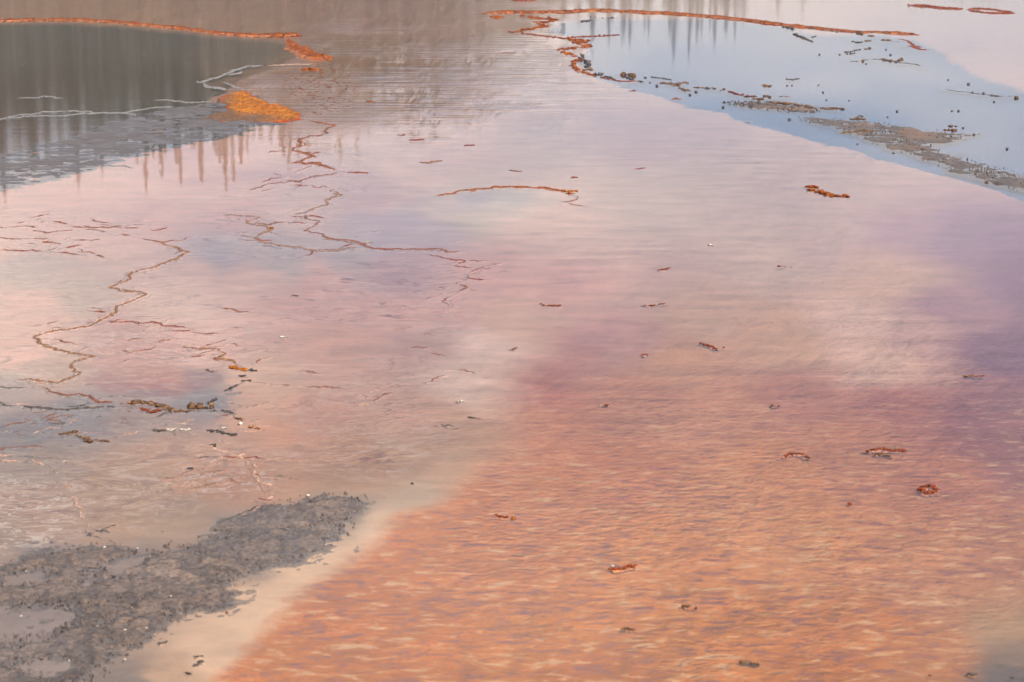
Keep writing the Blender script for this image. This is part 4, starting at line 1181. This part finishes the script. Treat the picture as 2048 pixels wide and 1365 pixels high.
rim("pale broken rim curving down the lower left", [(-40, 905), (0, 909), (50, 913), (90, 932), (130, 950)], 5.0, 'rose', name="sinter_ridge", cat="ridge", extra=[([(100, 940), (128, 970), (150, 1000), (165, 1030), (182, 1062)], 3.4)], gaps=0.36, flat=0.85)
rim("dark crack edging the gravel bar's upper left", [(170, 1058), (186, 1070), (210, 1078), (234, 1086)], 3.0, 'dark')
rim("pale crusty rim bounding the salmon basin", [(380, 890, .6), (420, 894), (470, 912), (505, 925), (512, 950), (530, 968), (542, 992), (520, 1006)], 4.5, 'rose', name="sinter_ridge", cat="ridge", gaps=0.34, flat=0.8)
rim("dark edge between salmon basin and gravel bar", [(524, 1006), (500, 1020), (472, 1034), (440, 1050)], 3.0, 'dark', mat=M_MAT)
rim("thin brown line off the terrace corner to the right", [(510, 764), (560, 769), (620, 772), (680, 776), (700, 782)], 1.6, 'thin', gaps=0.32, flat=0.8)
rim("brown thread over the pink water near the striped terrace", [(434, 615), (470, 618), (510, 628)], 1.4, 'thin', extra=[([(380, 664), (420, 670)], 1.6), ([(458, 654), (490, 657)], 1.2)])

# faint broken threads of crust between the terrace ridges
def threads(spines, n, spread, lx, th, pals):
    parts = []
    for k in range(n):
        sp_ = random.choice(spines)
        i = random.randrange(len(sp_) - 1); t = random.random()
        a = sp_[i][0] * (1 - t) + sp_[i + 1][0] * t + random.gauss(0, spread[0])
        b = sp_[i][1] * (1 - t) + sp_[i + 1][1] * t + random.gauss(0, spread[1])
        L = random.uniform(*lx); sl = random.choice((-0.35, -0.2, -0.08, 0.05, 0.12, 0.25))
        pts = [(a + L * q, b + L * q * sl + random.uniform(-2, 2), 0.5 + random.random()) for q in (-0.5, -0.2, 0.1, 0.5)]
        parts.append(crack_part(pts, random.uniform(*th), random.choice(pals), 0.3))
    return parts


SP_MID = [[(600, 280), (620, 320), (680, 344), (600, 362), (490, 382)], [(700, 374), (655, 410), (574, 431), (640, 460), (730, 490), (900, 503)], [(515, 434), (512, 477), (600, 496)], [(930, 522), (960, 545), (900, 600), (870, 680), (860, 760)]]
SP_LEFT = [[(0, 455), (290, 455)], [(0, 478), (200, 480)], [(0, 500), (216, 507)], [(376, 503), (262, 547), (292, 588), (228, 628), (70, 672), (185, 713)], [(205, 645), (380, 657), (440, 700), (480, 735)], [(100, 690), (300, 700), (420, 715)]]
SP_LOW = [[(0, 775), (120, 785), (262, 812)], [(0, 830), (200, 835), (440, 830)], [(60, 850), (220, 880)], [(300, 860), (520, 858)], [(0, 909), (90, 932), (190, 1070)], [(380, 890), (505, 925), (542, 992)], [(300, 950), (480, 985)], [(540, 770), (700, 782), (860, 830)]]
thing("crust_threads", "faint broken crust threads round the middle basins", "crust", threads(SP_MID, 70, (30, 8), (14, 60), (0.9, 1.8), ['thin', 'tan', 'rust']), M_THIN, kind="stuff")
thing("crust_threads", "faint broken crust threads along the left terraces", "crust", threads(SP_LEFT, 90, (34, 10), (14, 70), (1.0, 2.2), ['thin', 'tan', 'rose', 'rust']), M_THIN, kind="stuff")
thing("crust_threads", "faint broken crust threads in the lower left shallows", "crust", threads(SP_LOW, 110, (44, 14), (14, 64), (1.2, 2.8), ['thin', 'tan', 'rose', 'dark', 'rose']), M_THIN, kind="stuff")

# ---------------------------------------------------------------- small mats and stones in the open shallows
def islet(label, paths, pal='rust', squash=0.55, ridge=0.7):
    return clump(label, paths, pal, name="mat_islet", cat="islet", squash=squash, ridge=ridge)


def leaf(label, pts, th, pal='rust'):
    return rim(label, pts, th, pal, name="mat_islet", cat="islet", mat=M_MAT, flat=0.8)


leaf("lens-shaped brown islet below the reflected pines", [(817, 281, .5), (832, 279.5, 1.3), (853, 279, .5)], 3.6)
leaf("slim brown islet right of the lens-shaped one", [(924, 292, .5), (938, 291), (950, 291, .6)], 3.0)
leaf("tiny brown dash left of the lens-shaped islet", [(794, 269, .6), (802, 270, 1), (810, 269, .5)], 2.4)
leaf("wavy ochre streak in the cream shallows", [(838, 325, .5), (858, 326), (862, 324), (886, 322, .5)], 2.8, 'tan')
leaf("orange speck bar in the rippled reflection", [(730, 203), (740, 202.5), (752, 203)], 3.0, 'orange')
leaf("short dark dash above the thin orange arc", [(1016, 341), (1030, 342), (1046, 343, .5)], 1.8, 'thin')
leaf("rusty lens islet above the golden knob", [(1140, 356, .5), (1148, 354.5, 1.3), (1156, 355, .5)], 3.2)
leaf("faint brown dash in the pale lilac water", [(1270, 338, .6), (1284, 338), (1294, 335, .6)], 1.8)
islet("red islet at the left of the lilac ripples", [([(1316, 541), (1326, 539), (1340, 536)], 5)])
islet("compact red islet with a trailing crumb", [([(1556, 533), (1568, 534)], 7), ([(1582, 535)], 3)])
islet("long rusty islet with a bright left knob", [([(1082, 609), (1090, 611)], 7, 'orange'), ([(1096, 612), (1110, 612), (1122, 611)], 6)])
islet("two-piece red islet level with the long rusty one", [([(1292, 611), (1306, 612)], 7), ([(1318, 609), (1330, 608)], 4)])
islet("small ochre islet in the bright ripples", [([(1024, 699), (1034, 696)], 6, 'tan')])
islet("little rust comma over the streaked water", [([(1283, 711), (1293, 709)], 5)])
islet("slanting chain of brown nodules in the pink ripples", [([(1400, 687), (1412, 690), (1424, 694), (1434, 699)], 6), ([(1446, 696)], 4)])
islet("ochre islet with a thin bridge in the purple water", [([(1932, 752), (1942, 752)], 8, 'tan'), ([(1950, 753), (1968, 752)], 4)])
islet("white-ended rusty crumb in the salmon channel", [([(1202, 811)], 6, 'white'), ([(1209, 811), (1218, 810)], 6)])
islet("crescent brown islet open to the front", [([(1570, 914), (1574, 909), (1590, 907), (1602, 908)], 7), ([(1608, 908), (1612, 914), (1618, 917)], 6)])
islet("large arched rusty islet with a knot beneath it", [([(1734, 904), (1746, 899), (1764, 897), (1784, 901), (1806, 901)], 8), ([(1752, 909), (1764, 907), (1778, 913)], 8, 'brown')])
islet("oval ring of brown nodules in the salmon channel", [([(1842, 979), (1848, 973), (1858, 971), (1868, 974), (1873, 979), (1866, 985), (1854, 986), (1845, 983), (1842, 979)], 9)], 'rust')
islet("tiny rust knob left of the nodule ring", [([(1698, 1010)], 9)])
islet("knobbly brown islet alone in the orange channel", [([(994, 1031), (1004, 1034), (1014, 1034)], 9), ([(1026, 1036)], 9, 'orange')], 'rust')
islet("elongated dark rust islet with a white tip", [([(1222, 1134)], 9, 'white'), ([(1222, 1139), (1236, 1138), (1252, 1135), (1268, 1132)], 10)], 'rust')
islet("dark brown islet in the lower orange channel", [([(1368, 1213), (1380, 1213)], 10), ([(1394, 1217)], 8)], 'brown')
islet("low brown mat scrap near the bottom edge", [([(1244, 1259), (1256, 1257), (1268, 1260)], 8)], 'brown', squash=0.4)
clump("white stone on the lilac ripples", [([(1418, 490), (1426, 492)], 8, 'white')], 'white', name="stone", cat="stone", squash=0.6)
clump("flat white stone on the pink water", [([(563, 675), (574, 675)], 8, 'white')], 'white', name="stone", cat="stone", squash=0.4)
clump("white stone where the rim meets the lavender basin", [([(736, 486)], 7, 'white')], 'white', name="stone", cat="stone", squash=0.5)
clump("pale yellow stone in the pink ripples", [([(1544, 811), (1556, 811)], 8, 'tan')], 'tan', name="stone", cat="stone", squash=0.4)
clump("white stone with dark underside below the cream patch", [([(916, 804), (926, 802)], 7, 'white')], 'white', name="stone", cat="stone", squash=0.5)
clump("dark crumb below the white stone of the cream patch", [([(938, 834), (950, 837)], 5)], 'dark', squash=0.4)
clump("brown crumb on the open pink water", [([(586, 591), (594, 592)], 5)], 'brown', squash=0.4)
clump("small dark stone in the salmon basin", [([(376, 936), (382, 936)], 7)], 'dark', name="stone", cat="stone", squash=0.5)
clump("yellow stone on the pale rim of the salmon basin", [([(513, 952)], 8, 'tan')], 'tan', name="stone", cat="stone")
clump("black pebble beside the cream strip", [([(826, 967)], 5)], 'dark', name="stone", cat="stone")
clump("dark stone dot near the small basin", [([(610, 436)], 6)], 'dark', name="stone", cat="stone")
clump("small dark stone in the grey pool, on the pale line", [([(531, 130)], 6)], 'dark', name="stone", cat="stone")
clump("white pebble in the rippled lilac water by the zigzag rim", [([(1122, 131)], 6, 'white')], 'white', name="stone", cat="stone", squash=0.5)

for (a, b, s, lab) in [(209, 1096, 14, "largest white stone on the upper edge of the gravel bar"), (43, 1193, 10, "cream stone in the brown left part of the gravel bar"), (250, 1261, 9, "round white pebble low on the gravel bar"),
                       (325, 1063, 7, "pale pebble in the still water above the gravel bar"), (300, 1114, 6, "white pebble at the head of the gravel bar's small puddle"), (511, 1062, 7, "white pebble high on the gravel bar's right arm"),
                       (670, 1062, 7, "cream pebble near the gravel bar's right tip"), (628, 1098, 8, "white pebble at the gravel bar's cream shore"), (403, 1190, 7, "white pebble in the middle of the gravel bar"),
                       (454, 1225, 11, "tan stone at the gravel bar's front corner"), (42, 1233, 8, "white pebble in the long puddle"), (52, 1144, 8, "white pebble behind the left puddle"), (250, 1320, 9, "white stone at the bar's lower front edge"), (138, 1322, 7, "white pebble near the bottom left puddle"), (195, 1254, 7, "tan pebble left of the round white pebble")]:
    thing("pebble", lab, "pebble", [lump(a, b, s * 0.7, 'white' if 'white' in lab else 'tan', 0.75, 0.6, sub=2, lumpy=0.35)], M_STONE, "pale pebbles on the gravel bar")
dk = [[(372, 1346), (386, 1349)], [(392, 1330), (404, 1322)], [(388, 1314), (404, 1312)]]
clump("dark crust scrap lying in the cream strip at the bottom", [(dk[0], 8), (dk[1], 9), (dk[2], 6)], 'dark', squash=0.3)
clump("small dark crust scrap off the bar's front corner", [([(318, 1288), (334, 1283)], 7)], 'dark', squash=0.3)
clump("dark sodden scrap at the bottom right corner", [([(1936, 1348), (1952, 1349)], 9), ([(1862, 1352)], 7), ([(2024, 1356)], 7)], 'dark', squash=0.3)
rim("sunken dark twig near the bottom edge", [(1476, 1324), (1496, 1325), (1518, 1329)], 4.0, 'brown', name="twig", cat="twig", flat=0.85)

# ---------------------------------------------------------------- thin steam haze over the whole basin
def build_haze(density):
    bm = bmesh.new()
    bmesh.ops.create_cube(bm, size=1.0)
    me = bpy.data.meshes.new("haze"); bm.to_mesh(me); bm.free()
    o = bpy.data.objects.new("haze", me)
    o.scale = (9000, 8600, 62); o.location = (0, 200, 26)
    m, n, l, out = new_mat("haze_air")
    vn = n.new("ShaderNodeVolumePrincipled")
    vn.inputs["Color"].default_value = (0.96, 0.93, 0.91, 1)
    vn.inputs["Density"].default_value = density
    vn.inputs["Anisotropy"].default_value = 0.0
    l.new(vn.outputs[0], out.inputs["Volume"])
    me.materials.append(m)
    COL.objects.link(o)
    tag(o, "thin steam haze over the whole basin", kind="stuff")
    return o


build_haze(0.0015)
